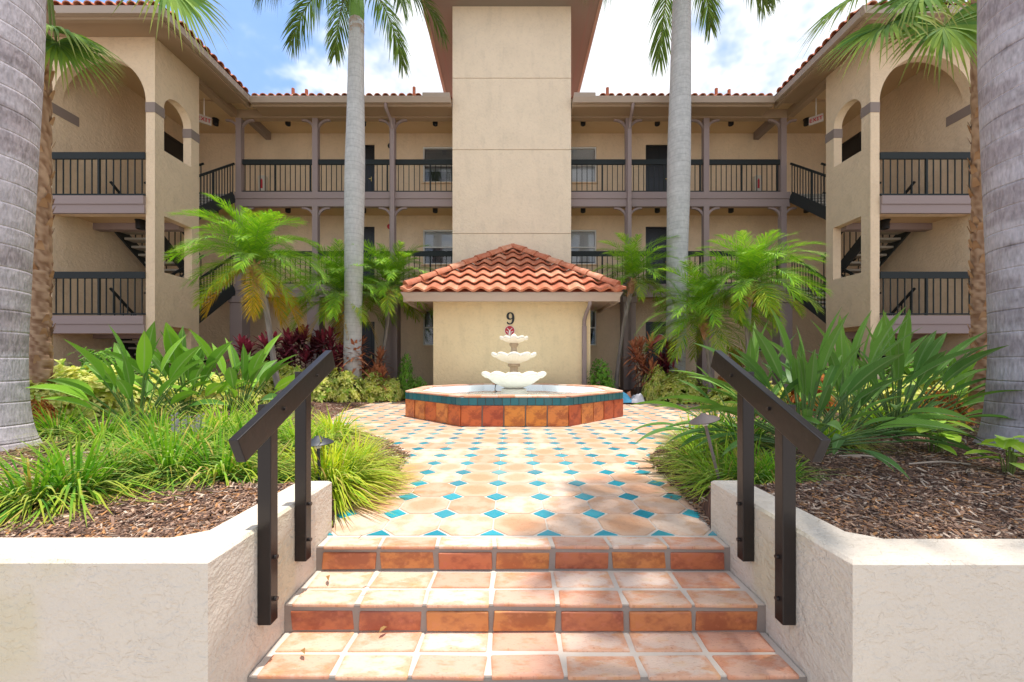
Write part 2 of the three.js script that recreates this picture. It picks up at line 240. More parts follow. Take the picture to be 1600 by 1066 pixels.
// mulch chips scattered over the beds
{
  const r = rng(5), g = new THREE.BoxGeometry(1, 1, 1), N = 80000, m = new THREE.InstancedMesh(g, mat([1, 1, 1], 0.95), N), o = new THREE.Object3D(), c = new THREE.Color();
  const pal = [[0.13, 0.07, 0.045], [0.18, 0.10, 0.065], [0.28, 0.165, 0.11], [0.42, 0.27, 0.18], [0.085, 0.05, 0.035], [0.46, 0.22, 0.085], [0.58, 0.44, 0.33], [0.22, 0.13, 0.09], [0.36, 0.2, 0.12]];
  let n = 0;
  while (n < N) {
    const left = r() < 0.5, D = 1.57 + 9.4 * r() ** 2.4, x = left ? -1.02 - 4.4 * r() ** 1.25 * (D / 3.4) : 1.2 + 4.4 * r() ** 1.25 * (D / 3.4);
    if (x > -1.29 && x < 1.42 && D < 2.35) continue;
    const L = along(leftEdge, D), R = along(rightEdge, D); if (x > L + 0.04 && x < R - 0.04 && D > 2.3) { if (r() > 0.012 || D > 4 || Math.min(x - L, R - x) > 0.25) continue; }
    const s = 0.7 + r() * 0.8, len = (0.009 + 0.042 * r() ** 2.4) * s * (1 + D / 8), h = Math.max(bed(x, D), x > L && x < R ? 0.004 : -1);
    o.position.set(x, h + 0.003 + 0.012 * r(), -D); o.rotation.set((r() - 0.5) * 0.9, r() * 6.28, (r() - 0.5) * 0.7); o.scale.set(len, 0.0022 + 0.003 * r(), (0.0022 + 0.0055 * r()) * s * (1 + D / 8)); o.updateMatrix();
    const k = pal[Math.floor(r() * pal.length)], v = (left ? 1.0 : 0.82) * (0.7 + 0.5 * r()); m.setMatrixAt(n, o.matrix); m.setColorAt(n, c.setRGB(k[0] * v, k[1] * v, k[2] * v)); n++;
  }
  m.name = 'mulch_chips'; m.castShadow = m.receiveShadow = true; scene.add(m); tag(m, 'loose shredded wood chips covering the planting beds', 'mulch', null, 'stuff');
}

// planter walls
{
  const th = 0.2, L = [[-1.08, 1.367], [-1.08, 2.31], [-1.28, 2.31], [-1.28, 1.62], [-1.37, 1.557], [-9, 1.557], [-9, 1.367]];
  tag(mesh('planter_wall', slab(L, -0.4, 0.305, 0.012), M.planter, scene), 'cream stucco planter wall left of the steps, stained at its foot', 'planter wall');
  const R = [[1.21, 1.362], [9, 1.362], [9, 1.552], [1.50, 1.552], [1.41, 1.615], [1.41, 2.33], [1.21, 2.33]];
  tag(mesh('planter_wall', slab(R, -0.4, 0.302, 0.012), M.planter, scene), 'greyish cream stucco planter wall right of the steps', 'planter wall');
}

// steps
const SX0 = -1.075, SX1 = 1.205, PITCH = (SX1 - SX0 - 0.04) / 7;
const treadCols = [[0.68, 0.44, 0.33], [0.64, 0.385, 0.28], [0.71, 0.52, 0.40], [0.66, 0.39, 0.275], [0.62, 0.34, 0.235], [0.73, 0.56, 0.45], [0.69, 0.465, 0.335]], treadMats = treadCols.map((c, i) => mat(c, 0.8, { map: T['tread' + (i % 3)], bumpMap: T.rough, bumpScale: 0.0025 }));
const riserMats = [[0.52, 0.16, 0.065], [0.56, 0.20, 0.06], [0.45, 0.13, 0.06], [0.58, 0.22, 0.07], [0.50, 0.15, 0.07], [0.54, 0.185, 0.07]].map((c) => phys(c, 0.45, { map: T.glaze, bumpMap: T.rough, bumpScale: 0.002, clearcoat: 0.35, clearcoatRoughness: 0.25 }));
const shiftUV = (g, a, b) => { const u = g.attributes.uv; for (let i = 0; i < u.count; i++) u.setXY(i, u.getX(i) + a, u.getY(i) + b); return g; };
function roughTile(w, h, d, bevel, seed, wear = 1, whole = false) {                    // hand-made tile: rounded, slightly uneven
  const r = rng(seed), g = new RoundedBoxGeometry(w, h, d, 2, bevel), p = g.attributes.position, a = r() * 9, b = r() * 9;
  for (let i = 0; i < p.count; i++) { const x = p.getX(i), y = p.getY(i), z = p.getZ(i); p.setXYZ(i, x + 0.0045 * wear * Math.sin(z * 31 + y * 25 + a), y + 0.0016 * wear * Math.sin(x * 24 + z * 19 + b), z + 0.0045 * wear * Math.sin(x * 27 + a + b)); }
  g.computeVertexNormals(); const o = metreUV(g), uv = o.attributes.uv, q = o.attributes.position, fx = r() < 0.5 ? 1 : -1, fz = r() < 0.5 ? 1 : -1; if (whole) { for (let i = 0; i < q.count; i++) uv.setXY(i, 0.5 + (fx * q.getX(i)) / w * 0.97, 0.5 + (fz * q.getZ(i)) / d * 0.97); return o; } return shiftUV(o, r() * 3, r() * 3);
}
{
  const st = thing('steps', 'three tiled terracotta steps rising between the planter walls to the patio', 'steps', [0, 0, 0], null, 'structure'), r = rng(77);
  mesh('step_base', merge([box(-1.09, 1.22, -0.404, -0.279, 1.571, 2.6), box(-1.09, 1.22, -0.279, -0.145, 1.826, 2.6), box(-1.09, 1.22, -0.145, -0.012, 2.125, 2.6)]), M.grout, st);
  mesh('mortar', merge([box(SX0, SX1, -0.279, -0.272, 1.573, 1.825), box(SX0, SX1, -0.145, -0.138, 1.828, 2.124), box(SX0, SX1, -0.012, -0.005, 2.127, 2.26)]), M.paleGrout, st);
  const treads = [], risers = [];
  for (let k = 0; k < 6; k++) { treads.push([roughTile(PITCH - 0.022, 0.02, 0.150, 0.007, 100 + k, 1, true), roughTile(PITCH - 0.022, 0.02, 0.116, 0.0085, 110 + k, 1, true), roughTile(PITCH - 0.020, 0.02, 0.122, 0.0085, 120 + k, 1, true)]); risers.push(roughTile(PITCH - 0.026, 0.092, 0.018, 0.006, 130 + k)); }
  const rows = [[-0.267, 1.563, 1.843], [-0.133, 1.818, 2.137], [0, 2.117, 2.25]];
  rows.forEach(([y, D0, D1], n) => {
    for (let i = 0; i < 7; i++) {
      const x = SX0 + 0.02 + PITCH * (i + 0.5) + (r() - 0.5) * 0.006, k = Math.floor(r() * 6), k2 = Math.floor(r() * 6), tm = () => treadMats[Math.floor(r() * treadMats.length * (n < 2 || i > 4 ? 1 : 0.99))];
      const f = mesh('tread_tile', treads[k][n === 2 ? 2 : 1], tm(), st); f.position.set(x, y - 0.010, -(D0 + 0.060)); f.rotation.y = (r() - 0.5) * 0.012; f.rotation.z = (r() - 0.5) * 0.008;
      if (n < 2) { const b = mesh('tread_tile', treads[k2][0], tm(), st); b.position.set(x, y - 0.010, -(D0 + 0.118 + 0.020 + 0.077)); b.rotation.y = (r() - 0.5) * 0.012; b.rotation.z = (r() - 0.5) * 0.006; }
      const q = mesh('riser_tile', risers[k2], riserMats[Math.floor(r() * riserMats.length)], st); q.position.set(x, y - 0.0825, -(D0 + 0.010)); q.rotation.z = (r() - 0.5) * 0.012;
    }
  });
}

// patio
{
  const pts = [...leftEdge.map(([d, x]) => [x, d]), ...rightEdge.slice().reverse().map(([d, x]) => [x, d])]; pts[0][1] = pts.at(-1)[1] = 2.245;
  const pa = thing('patio', 'tiled patio and path of pale terracotta octagons and turquoise diamonds', 'patio', [0, 0, 0], null, 'structure');
  mesh('patio_base', slab(pts, -0.12, -0.006), M.paleGrout, pa);
  const P = 0.335, PD = 0.333, X0 = -0.114, Dz = 2.2556, r = rng(12);
  const octMats = [[0.64, 0.43, 0.31], [0.61, 0.385, 0.255], [0.68, 0.49, 0.37], [0.65, 0.455, 0.335], [0.58, 0.355, 0.24], [0.62, 0.395, 0.28], [0.69, 0.52, 0.40]].map((c, i) => mat(c, 0.72, { map: T['oct' + (i % 2)], bumpMap: T.rough, bumpScale: 0.0016 }));
  const diaMats = [[0.008, 0.31, 0.40], [0.014, 0.36, 0.45], [0.007, 0.26, 0.35], [0.03, 0.32, 0.40]].map((c) => phys(c, 0.3, { clearcoat: 0.6, clearcoatRoughness: 0.15, bumpMap: T.rough, bumpScale: 0.0008 })), worn = phys([0.16, 0.36, 0.36], 0.5, {});
  const g = 0.0055, cut = 0.090, h = P / 2 - g, hd = PD / 2 - g;
  const oct = [[h, -hd + cut], [h, hd - cut], [h - cut, hd], [-h + cut, hd], [-h, hd - cut], [-h, -hd + cut], [-h + cut, -hd], [h - cut, -hd]], q = 0.0745, dia = [[q, 0], [0, q], [-q, 0], [0, -q]];
  const cache = new Map();
  const clip = (poly, keep) => { const o = []; poly.forEach((a, i) => { const b = poly[(i + 1) % poly.length], ka = keep(a), kb = keep(b); if (ka >= 0) o.push(a); if ((ka >= 0) !== (kb >= 0)) { const t = ka / (ka - kb); o.push([lerp(a[0], b[0], t), lerp(a[1], b[1], t)]); } }); return o; };
  const tileGeo = (poly, key, top) => { if (!cache.has(key)) { let x = new THREE.ExtrudeGeometry(shapeOf(poly), { depth: 0.008, bevelEnabled: true, bevelSize: 0.003, bevelThickness: 0.003, bevelOffset: -0.003, bevelSegments: 1 }).rotateX(-Math.PI / 2).translate(0, top - 0.011, 0); x = metreUV(x); const uv = x.attributes.uv, qp = x.attributes.position, tn = Math.floor(hash(cache.size, 1, 3) * 4) * Math.PI / 2; for (let i = 0; i < qp.count; i++) { const a = qp.getX(i) / P, b = qp.getZ(i) / P; uv.setXY(i, 0.5 + a * Math.cos(tn) - b * Math.sin(tn), 0.5 + a * Math.sin(tn) + b * Math.cos(tn)); } cache.set(key, x); } return cache.get(key); };
  const inBasin = (x, D) => Math.max(Math.abs(x - 0.055), Math.abs(D - 8.33), (Math.abs(x - 0.055) + Math.abs(D - 8.33)) * 0.7071) < 2.06;
  const far = {};
  const place = (name, poly, x, D, top, m, variants, near) => {
    if (inBasin(x, D)) return;
    const L = along(leftEdge, D) + 0.012, R = along(rightEdge, D) - 0.012; if (x < L - 0.1 || x > R + 0.1 || D > (x < 0 ? 10.3 : 9.95)) return;
    let c = poly, key = name + Math.floor(r() * variants);
    const front = 2.2556;
    if (x - 0.17 < L || x + 0.17 > R || D - 0.17 < front) { c = clip(clip(clip(poly, (a) => x + a[0] - L), (a) => R - x - a[0]), (a) => D + a[1] - front - 0.004); if (c.length < 3) return; if (c.length !== poly.length || c.some((a, i) => a !== poly[i])) key = name + x.toFixed(3) + D.toFixed(3); }
    let area = 0; c.forEach((a, i) => { const b = c[(i + 1) % c.length]; area += a[0] * b[1] - b[0] * a[1]; }); if (area < 0.0006) return;
    const geo = tileGeo(c, key, top);
    if (near) { const o = mesh(name, geo, m, pa); o.position.set(x, (r() - 0.5) * 0.002, -D); if (name === 'octagon_tile') { o.rotation.x = (r() - 0.5) * 0.006; o.rotation.z = (r() - 0.5) * 0.006; } }
    else { const k = name + m.uuid; (far[k] ??= { name, m, list: [] }).list.push(geo.clone().translate(x, (r() - 0.5) * 0.002, -D)); }
  };
  for (let j = 0; j < 26; j++) for (let i = -16; i < 17; i++) {
    const D = Dz + j * PD, x = X0 + i * P;
    place('octagon_tile', oct, x + P / 2, D + PD / 2, 0, octMats[Math.floor(r() * 7)], 8, D < 7.2);
    place('diamond_tile', dia, x, D, 0.0005, r() < 0.05 ? worn : diaMats[Math.floor(r() * 4)], 1, D < 7.2);
  }
  const byName = {}; for (const k of Object.values(far)) mesh('distant_' + k.name + 's', merge(k.list), k.m, pa).userData.kind = 'stuff';
  const edge = mesh('brick_edging', merge([box(-3.7, -1.3, -0.05, 0.004, 10.3, 10.45), box(1.6, 5.0, -0.05, 0.004, 9.98, 10.12)]), treadMats[4], pa);
}

// ---------------------------------------------------------------- the apartment building
const B = thing('apartment_building', 'three-storey beige stucco apartment building with open walkways and arched stair wings', 'building');
const YF = [0.2, 3.63, 6.628], DP = 12.6, DWALL = 13.81;               // floors, plane of the posts, back wall
const mirror = (s) => (x) => (s < 0 ? x : 0.065 - x);                   // left side as written, right side mirrored
const mpts = (f, pts) => pts.map(([x, y]) => [f(x), y]);
const downlightSpots = [];
{
  // back wall with its window and door openings
  const holes = [], wins = [], doors = [];
  const addWin = (x0, x1, y0, y1, b, place) => { holes.push(rect(x0, x1, y0, y1)); wins.push([x0, x1, y0, y1, b, place]); };
  const addDoor = (x0, x1, y0, y1) => { holes.push(rect(x0, x1, y0 + 0.02, y1)); doors.push([x0, x1, y0 + 0.02, y1]); };
  addWin(-3.18, -1.95, 7.56, 8.85, 'dark'); addWin(-3.18, -1.95, 4.62, 5.86, 'mid'); addWin(-3.18, -1.95, 1.70, 2.98, 'dark');
  addWin(1.95, 3.06, 7.56, 8.85, 'pale'); addWin(1.95, 3.06, 4.62, 5.86, 'pale'); addWin(1.95, 3.06, 1.70, 2.98, 'dark');
  for (const [a, b] of [[-5.87, -4.92], [4.83, 5.78]]) for (const [k, t] of [[2, 8.92], [1, 5.97], [0, 2.55]]) addDoor(a, b, YF[k], t);
  const clean = holes.map((h) => h);
  mesh('wall', wallZ(rect(-12.2, 12.27, -0.1, 9.4), clean, DWALL, 0.25), M.wall, B);
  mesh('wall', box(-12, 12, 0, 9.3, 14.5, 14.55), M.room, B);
  for (const [x0, x1, y0, y1, b] of wins) {
    const w = group('window', B), t = 0.045, dz = DWALL + 0.03;
    mesh('frame', merge([box(x0 + 0.002, x1 - 0.002, y0 + 0.002, y0 + t, dz, dz + 0.08), box(x0 + 0.002, x1 - 0.002, y1 - t, y1 - 0.002, dz, dz + 0.08), box(x0 + 0.002, x0 + t, y0 + t, y1 - t, dz, dz + 0.08), box(x1 - t, x1 - 0.002, y0 + t, y1 - t, dz, dz + 0.08), box(x0 + t, x1 - t, (y0 + y1) / 2 - 0.02, (y0 + y1) / 2 + 0.02, dz + 0.005, dz + 0.075)]), M.white, w);
    mesh('pane', box(x0 + t, x1 - t, (y0 + y1) / 2 + 0.02, y1 - t, dz + 0.05, dz + 0.055), M.glass, w); mesh('pane', box(x0 + t, x1 - t, y0 + t, (y0 + y1) / 2 - 0.02, dz + 0.035, dz + 0.04), M.glass, w);
    mesh('sill', box(x0 - 0.05, x1 + 0.05, y0 - 0.05, y0 - 0.002, DWALL - 0.05, DWALL - 0.002), M.wall, w);
    const sl = [], low = b === 'pale' ? y0 + 0.1 : b === 'mid' ? (y0 + y1) / 2 : y0 + 0.45; for (let y = y1 - 0.06; y > low; y -= 0.04) sl.push(box(x0 + 0.05, x1 - 0.05, y - 0.015, y + 0.015, dz + 0.1, dz + 0.104));
    mesh('blind', merge(sl), b === 'dark' ? M.blindDark : M.blind, w);
  }
  for (const [x0, x1, y0, y1] of doors) {
    const d = group('door', B); mesh('door_leaf', box(x0 + 0.05, x1 - 0.05, y0 + 0.003, y1 - 0.05, DWALL + 0.08, DWALL + 0.12), M.door, d);
    mesh('frame', merge([box(x0 + 0.002, x0 + 0.05, y0 + 0.003, y1 - 0.002, DWALL + 0.03, DWALL + 0.14), box(x1 - 0.05, x1 - 0.002, y0 + 0.003, y1 - 0.002, DWALL + 0.03, DWALL + 0.14), box(x0 + 0.05, x1 - 0.05, y1 - 0.05, y1 - 0.002, DWALL + 0.03, DWALL + 0.14)]), M.door, d);
    const h = y1 - y0; for (const [a, b] of [[0.1, 0.42], [0.5, 0.94]]) for (const s of [0, 1]) mesh('panel', box(lerp(x0 + 0.05, x1 - 0.05, 0.1 + s * 0.44), lerp(x0 + 0.05, x1 - 0.05, 0.46 + s * 0.44), y0 + h * a, y0 + h * b, DWALL + 0.066, DWALL + 0.079, 0.005), M.door, d);
    mesh('handle', merge([box(x1 - 0.15, x1 - 0.11, y0 + 0.98, y0 + 1.14, DWALL + 0.055, DWALL + 0.079), box(x1 - 0.22, x1 - 0.11, y0 + 1.05, y0 + 1.075, DWALL + 0.03, DWALL + 0.054)]), M.brass, d);
  }
  // walkway slabs, ceilings
  for (const k of [1, 2]) {
    const y = YF[k], lo = k === 1 ? 0.42 : 0.46;
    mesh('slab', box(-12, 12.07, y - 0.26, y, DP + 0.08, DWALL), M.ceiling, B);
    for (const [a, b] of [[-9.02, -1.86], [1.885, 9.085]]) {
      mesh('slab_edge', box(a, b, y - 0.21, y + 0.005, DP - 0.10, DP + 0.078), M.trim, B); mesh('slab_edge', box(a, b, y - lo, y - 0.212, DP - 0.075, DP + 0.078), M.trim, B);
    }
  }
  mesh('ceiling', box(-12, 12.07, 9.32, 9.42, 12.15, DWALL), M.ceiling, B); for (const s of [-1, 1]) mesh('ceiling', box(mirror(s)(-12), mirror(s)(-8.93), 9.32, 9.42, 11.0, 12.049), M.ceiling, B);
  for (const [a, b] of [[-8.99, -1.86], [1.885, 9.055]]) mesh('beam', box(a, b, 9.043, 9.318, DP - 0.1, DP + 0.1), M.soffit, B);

  // posts with curved brackets
  const bracket = (x, s, y) => { const n = 10, out = [], inn = []; for (let i = 0; i <= n; i++) { const a = (i / n) * Math.PI / 2; out.push([x + s * (0.42 - 0.33 * Math.cos(a)), y - 0.39 + 0.33 * Math.sin(a)]); inn.push([x + s * Math.max(0.088, 0.42 - 0.40 * Math.cos(a)), y - 0.39 + Math.min(0.389, 0.40 * Math.sin(a))]); } return wallZ([[x + s * 0.088, y - 0.39], ...out, [x + s * 0.46, y - 0.06], [x + s * 0.46, y - 0.003], ...inn.reverse()], [], DP - 0.03, 0.06); };
  const posts = [-8.9, -6.405, -3.885, 3.82, 6.36, 8.88];
  for (const x of posts) {
    const w = 0.088;
    for (const [y0, y1] of [[YF[2] + 0.005, 9.043], [YF[1] + 0.005, YF[2] - 0.46]]) {
      const p = mesh('post', box(x - w, x + w, y0, y1, DP - 0.09, DP + 0.075), M.trim, B);
      for (const s of [-1, 1]) mesh('bracket', bracket(x, s, y1), M.trim, p);
    }
    mesh('column', merge([box(x - 0.2, x + 0.2, 0.05, YF[1] - 0.62, DP - 0.2, DP + 0.2, 0.01), box(x - 0.23, x + 0.23, YF[1] - 0.618, YF[1] - 0.42, DP - 0.23, DP + 0.23, 0.01)]), M.trim, B);
  }
  for (const s of [-1, 1]) { const f = mirror(s); mesh('ceiling_beam', box(f(-8.79), f(-8.61), 9.06, 9.318, DP + 0.1, DWALL - 0.05), M.band, B); }

  // railings between the posts
  const balGeo = new THREE.BoxGeometry(0.02, 0.92, 0.02), balBig = new THREE.BoxGeometry(0.045, 0.94, 0.045);
  const railing = (x0, x1, y, D, n, thickEvery, hgt = 1.09) => {
    const g = group('railing', B);
    mesh('top_rail', box(x0, x1, y + hgt - 0.165, y + hgt, D - 0.025, D + 0.025), M.rail, g); mesh('bottom_rail', box(x0, x1, y + 0.03, y + 0.065, D - 0.02, D + 0.02), M.rail, g);
    for (let i = 0; i < n; i++) { const b = mesh('baluster', thickEvery && i % thickEvery === thickEvery - 1 ? balBig : balGeo, M.rail, g); b.position.set(lerp(x0, x1, (i + 0.5) / n), y + (hgt - 0.165) / 2 + 0.02, -D); }
  };
  const cols = [-8.9, -6.405, -3.885, -1.86], cols2 = [1.885, 3.82, 6.36, 8.88];
  for (const k of [1, 2]) for (const c of [cols, cols2]) for (let i = 0; i < 3; i++) railing(c[i] + (c[i] === 1.885 ? 0.01 : 0.095), c[i + 1] - (c[i + 1] === -1.86 ? 0.01 : 0.095), YF[k], DP - 0.02, Math.round((c[i + 1] - c[i]) / 0.182), 7);

  // gutters and soffits under the eaves
  const GB = 9.10, GT = 9.275;
  const gutterProfile = (flip) => [[0, GB], [0.10, GB], [0.10, GT], [-0.045, GT], [-0.045, GT - 0.03], [-0.015, GB + 0.05]].map(([d, y]) => [d, y]);
  for (const [a, b, s] of [[-8.08, -1.88, -1], [1.905, 8.145, 1]]) {
    mesh('gutter', metreUV(new THREE.ExtrudeGeometry(shapeOf(gutterProfile()), { depth: b - a, bevelEnabled: false }).rotateY(Math.PI / 2).translate(a, 0, -11.85)), M.gutter, B);
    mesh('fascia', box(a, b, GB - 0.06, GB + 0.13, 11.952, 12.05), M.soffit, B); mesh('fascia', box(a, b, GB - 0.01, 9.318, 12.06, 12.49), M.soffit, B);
    const e = s < 0 ? [-3.1, -1.9] : [1.93, 3.1]; mesh('diverter', box(s < 0 ? -2.75 : 1.93, s < 0 ? -1.9 : 2.6, GT + 0.002, GT + 0.13, 11.84, 11.9, 0.01), M.gutter, B);
  }
  for (const x of [-3.87, 3.80]) {
    const d = mesh('downspout', merge([tube([V(x - 0.03, 9.12, -11.9), V(x - 0.03, 8.98, -11.95), V(x + 0.01, 8.82, -12.3), V(x + 0.02, 8.65, -12.42)], 0.05, 8, 14), box(x - 0.045, x + 0.085, 0.1, 8.66, DP - 0.2, DP - 0.105, 0.01)]), M.trim, B);
  }

  // the two stair wings
  for (const s of [-1, 1]) {
    const f = mirror(s), X = -8.92, D1 = 9.61, D2 = 10.97, t = 0.22, side = s < 0 ? 'left' : 'right';
    const fr = mpts(f, [[-14, -0.1], [X, -0.1], [X, 9.4], [-14, 9.4]]);
    const rect2 = (x0, x1, y0, y1) => mpts(f, rect(x0, x1, y0, y1));
    const arch = mpts(f, archHole(-11.5, -9.146, 5.2, 7.567, 28));
    mesh('wall', wallZ(fr, [arch, rect2(-11.5, -9.146, 2.2, 4.79), rect2(-11.5, -9.146, 0.0, 1.785)], D1, t), M.wall, B);
    const sideHoles = [archHole(9.862, 10.70, 6.5, 7.6, 20), rect(9.87, 10.73, 3.37, 4.82), rect(9.9, 10.7, 0.2, 2.0)];
    mesh('wall', wallX(rect(D1 + t + 0.001, D2, -0.1, 9.4), sideHoles, s < 0 ? X - t : f(X), t), M.wall, B);
    mesh('wall', box(f(-12), f(-11.5), -0.1, 9.38, D1 + t + 0.001, DWALL), M.wall, B);
    const bandY = [7.32, 7.567], o = 0.012;
    for (const [x0, x1] of [[-9.148 - 0.0, X + o], [-11.75, -11.5 + 0.012]]) mesh('band', box(f(x0), f(x1), ...bandY, D1 - o, D1 + (x0 < -11 ? 0.6 : t)), M.band, B);
    mesh('band', box(f(X - t - 0.0), f(X + o), ...bandY, D1 + t + 0.002, 9.872), M.band, B); mesh('band', box(f(X - t - o), f(X + o), ...bandY, 10.69, D2 + o), M.band, B);
    mesh('ceiling', box(f(-11.499), f(X - t), 9.30, 9.319, D1 + t, 11.0), M.ceiling, B);
    for (const [yt, yb] of [[5.21, 4.78], [2.225, 1.785]]) {
      mesh('landing', box(f(-11.499), f(X - t), yb + 0.12, yt - 0.003, D1 + 0.02, 10.75), M.ceiling, B);
      mesh('slab_edge', box(f(-11.56), f(-9.15), yt - 0.21, yt, D1 - 0.07, D1 + 0.018), M.trim, B); mesh('slab_edge', box(f(-11.53), f(-9.15), yb, yt - 0.212, D1 - 0.045, D1 + 0.018), M.trim, B);
      mesh('beam', box(f(-11.499), f(X - t), yb - 0.06, yb + 0.118, 10.55, 10.75), M.trim, B);
      const a = f(-11.48), b = f(-9.15); railing(Math.min(a, b), Math.max(a, b), yt, D1 + 0.0, 13, 7, 1.1);
    }
    // flights: [x0, x1, upper floor, lower floor, D at the upper end, D at the lower end]
    for (const [x0, x1, yu, yl, du, dl] of [[-10.05, -9.0, YF[2], 5.21, 12.5, 10.75], [-11.25, -10.2, 5.21, YF[1], 10.75, 12.6], [-10.05, -9.0, YF[1], 2.225, 12.5, 10.75], [-11.25, -10.2, 2.225, 0.1, 10.75, 12.9]]) {
      const g = group('staircase', B), n = Math.round((yu - yl) / 0.178);
      for (let i = 1; i <= n; i++) { const q = (i - 0.5) / n, D = lerp(du, dl, q), y = lerp(yu, yl, i / n) + 0.0; if (i < n) mesh('tread', box(f(x0 + 0.05), f(x1 - 0.05), y - 0.06, y, D - 0.15, D + 0.15), M.stair, g); }
      for (const x of [x0 + 0.025, x1 - 0.025]) {
        mesh('stringer', bar(V(f(x), yu - 0.16, -du), V(f(x), yl - 0.10, -dl), 0.05, 0.30), M.darkStair, g);
        mesh('handrail', bar(V(f(x), yu + 0.92, -du), V(f(x), yl + 0.98, -dl), 0.04, 0.06), M.rail, g);
        const nb = x > -10 ? 15 : 9; for (let i = 0; i < nb; i++) { const q = (i + 0.5) / nb, y = lerp(yu, yl, q), D = lerp(du, dl, q), b = mesh('baluster', i === 7 ? balBig : balGeo, M.rail, g); b.position.set(f(x), y + 0.46, -D); }
      }
      const xe = f(x0 + 0.4); mesh('wall_rail', tube([V(f(x0 + 0.12), yl + 0.62 + (yu > yl ? 0.1 : 0), -(dl + (dl < du ? -0.35 : 0.3))), V(f(x0 + 0.12), yl + 0.75, -(dl)), V(f(x0 + 0.12), lerp(yl, yu, 0.5) + 0.8, -lerp(dl, du, 0.5))], 0.028, 6, 10), M.rail, g);
    }
    downlightSpots.push([f(-10.0), 4.78 + 0.118, 10.35, `black ceiling light under the ${side} stair landing`]);
    { const d = group('door', B), o = f(-11.499), q = f(-11.44); mesh('door_leaf', box(o, q, YF[2] + 0.01, 8.6, 12.72, 13.5), M.door, d); mesh('frame', merge([box(o, f(-11.42), YF[2] + 0.01, 8.68, 12.64, 12.718), box(o, f(-11.42), YF[2] + 0.01, 8.68, 13.502, 13.58), box(o, f(-11.42), 8.602, 8.68, 12.719, 13.501)]), M.door, d); mesh('handle', box(q, f(-11.38), YF[2] + 1.0, YF[2] + 1.05, 12.8, 12.92), M.brass, d); }
    // eaves
    const ge = -8.08, fe = 8.84;
    mesh('gutter', wallZ([[f(-15), GB], [f(ge), GB], [f(ge + 0.045), GT], [f(-15), GT]].sort(() => 0), [], fe - 0.0, 0.1), M.gutter, B);
    mesh('gutter', s < 0 ? wallX([[fe + 0.101, GB], [11.85, GB], [11.85, GT], [fe + 0.101, GT]], [], ge - 0.1, 0.13) : wallX([[fe + 0.101, GB], [11.85, GB], [11.85, GT], [fe + 0.101, GT]], [], f(ge) - 0.03, 0.13), M.gutter, B);
    mesh('fascia', box(f(-15), f(ge - 0.1), GB - 0.06, GB + 0.13, fe + 0.102, fe + 0.2), M.soffit, B); mesh('fascia', box(f(ge - 0.102), f(ge - 0.2), GB - 0.06, GB + 0.13, fe + 0.201, 12.05), M.soffit, B);
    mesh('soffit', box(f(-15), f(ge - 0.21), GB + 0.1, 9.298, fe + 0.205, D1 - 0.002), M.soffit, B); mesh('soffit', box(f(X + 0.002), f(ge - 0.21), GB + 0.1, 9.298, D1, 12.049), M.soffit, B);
    mesh('beam', box(f(X - 0.2), f(X), 9.06, 9.317, D2 + 0.001, DP - 0.1), M.soffit, B);
  }

  // tiled roofs: sheets with a row of barrel tiles along each eave
  const roof = group('roof', B), ex = -8.05, sheet = (pts) => { const g = new THREE.BufferGeometry(); g.setAttribute('position', new THREE.Float32BufferAttribute(pts.flat(), 3)); g.setIndex([0, 1, 2, ...(pts.length > 3 ? [0, 2, 3] : [])]); g.computeVertexNormals(); return metreUV(g); };
  const yE = 9.31, yR = 10.75, list = [sheet([[ex, yE, -11.88], [-1.86, yE, -11.88], [-1.86, yR, -15.33], [-11.5, yR, -15.33]]), sheet([[1.885, yE, -11.88], [0.065 - ex, yE, -11.88], [11.565, yR, -15.33], [1.885, yR, -15.33]]), sheet([[-11.5, yR, -15.33], [11.565, yR, -15.33], [11.565, yE, -19], [-11.5, yE, -19]])];
  for (const s of [-1, 1]) { const f = mirror(s); list.push(sheet([[f(ex), yE, -8.87], [f(ex), yE, -11.88], [f(-11.5), yR, -15.33], [f(-11.5), yR, -12.3]]), sheet([[f(-15), yE, -8.87], [f(ex), yE, -8.87], [f(-11.5), yR, -12.3]]), sheet([[f(-15), yE, -8.87], [f(-11.5), yR, -12.3], [f(-11.5), yR, -15.33], [f(-15), yE, -19]])); }
  mesh('roof_sheet', merge(list), M.roofSheet, roof);
  const barrel = (() => { const o = [], n = 8, r = 0.105; for (let i = 0; i <= n; i++) { const a = Math.PI * (i / n); o.push([r * Math.cos(a), r * 0.72 * Math.sin(a)]); } for (let i = n; i >= 0; i--) { const a = Math.PI * (i / n); o.push([(r - 0.02) * Math.cos(a), (r * 0.72 - 0.02) * Math.sin(a)]); } return metreUV(new THREE.ExtrudeGeometry(shapeOf(o), { depth: 0.42, bevelEnabled: false }).translate(0, 0, -0.42)); })();
  const pitch = Math.atan2(yR - yE, 3.45), r = rng(31);
  const eave = (p, q, yaw, n) => { for (let i = 0; i < n; i++) { const t = mesh('roof_tile', barrel, roofTiles[Math.floor(r() * 5)], roof); t.position.lerpVectors(p, q, (i + 0.5) / n); t.rotation.set(pitch * 0.9, yaw, 0, 'YXZ'); } };
  const y = yE + 0.0; eave(V(ex, y, -11.86), V(-2.75, y, -11.86), 0, 21); eave(V(2.7, y, -11.86), V(8.1, y, -11.86), 0, 21);
  for (const s of [-1, 1]) { const f = mirror(s); eave(V(f(ex + 0.02), y, -9.05), V(f(ex + 0.02), y, -11.75), s < 0 ? Math.PI / 2 : -Math.PI / 2, 11); eave(V(f(-12.6), y, -8.85), V(f(ex - 0.1), y, -8.85), 0, 18); }
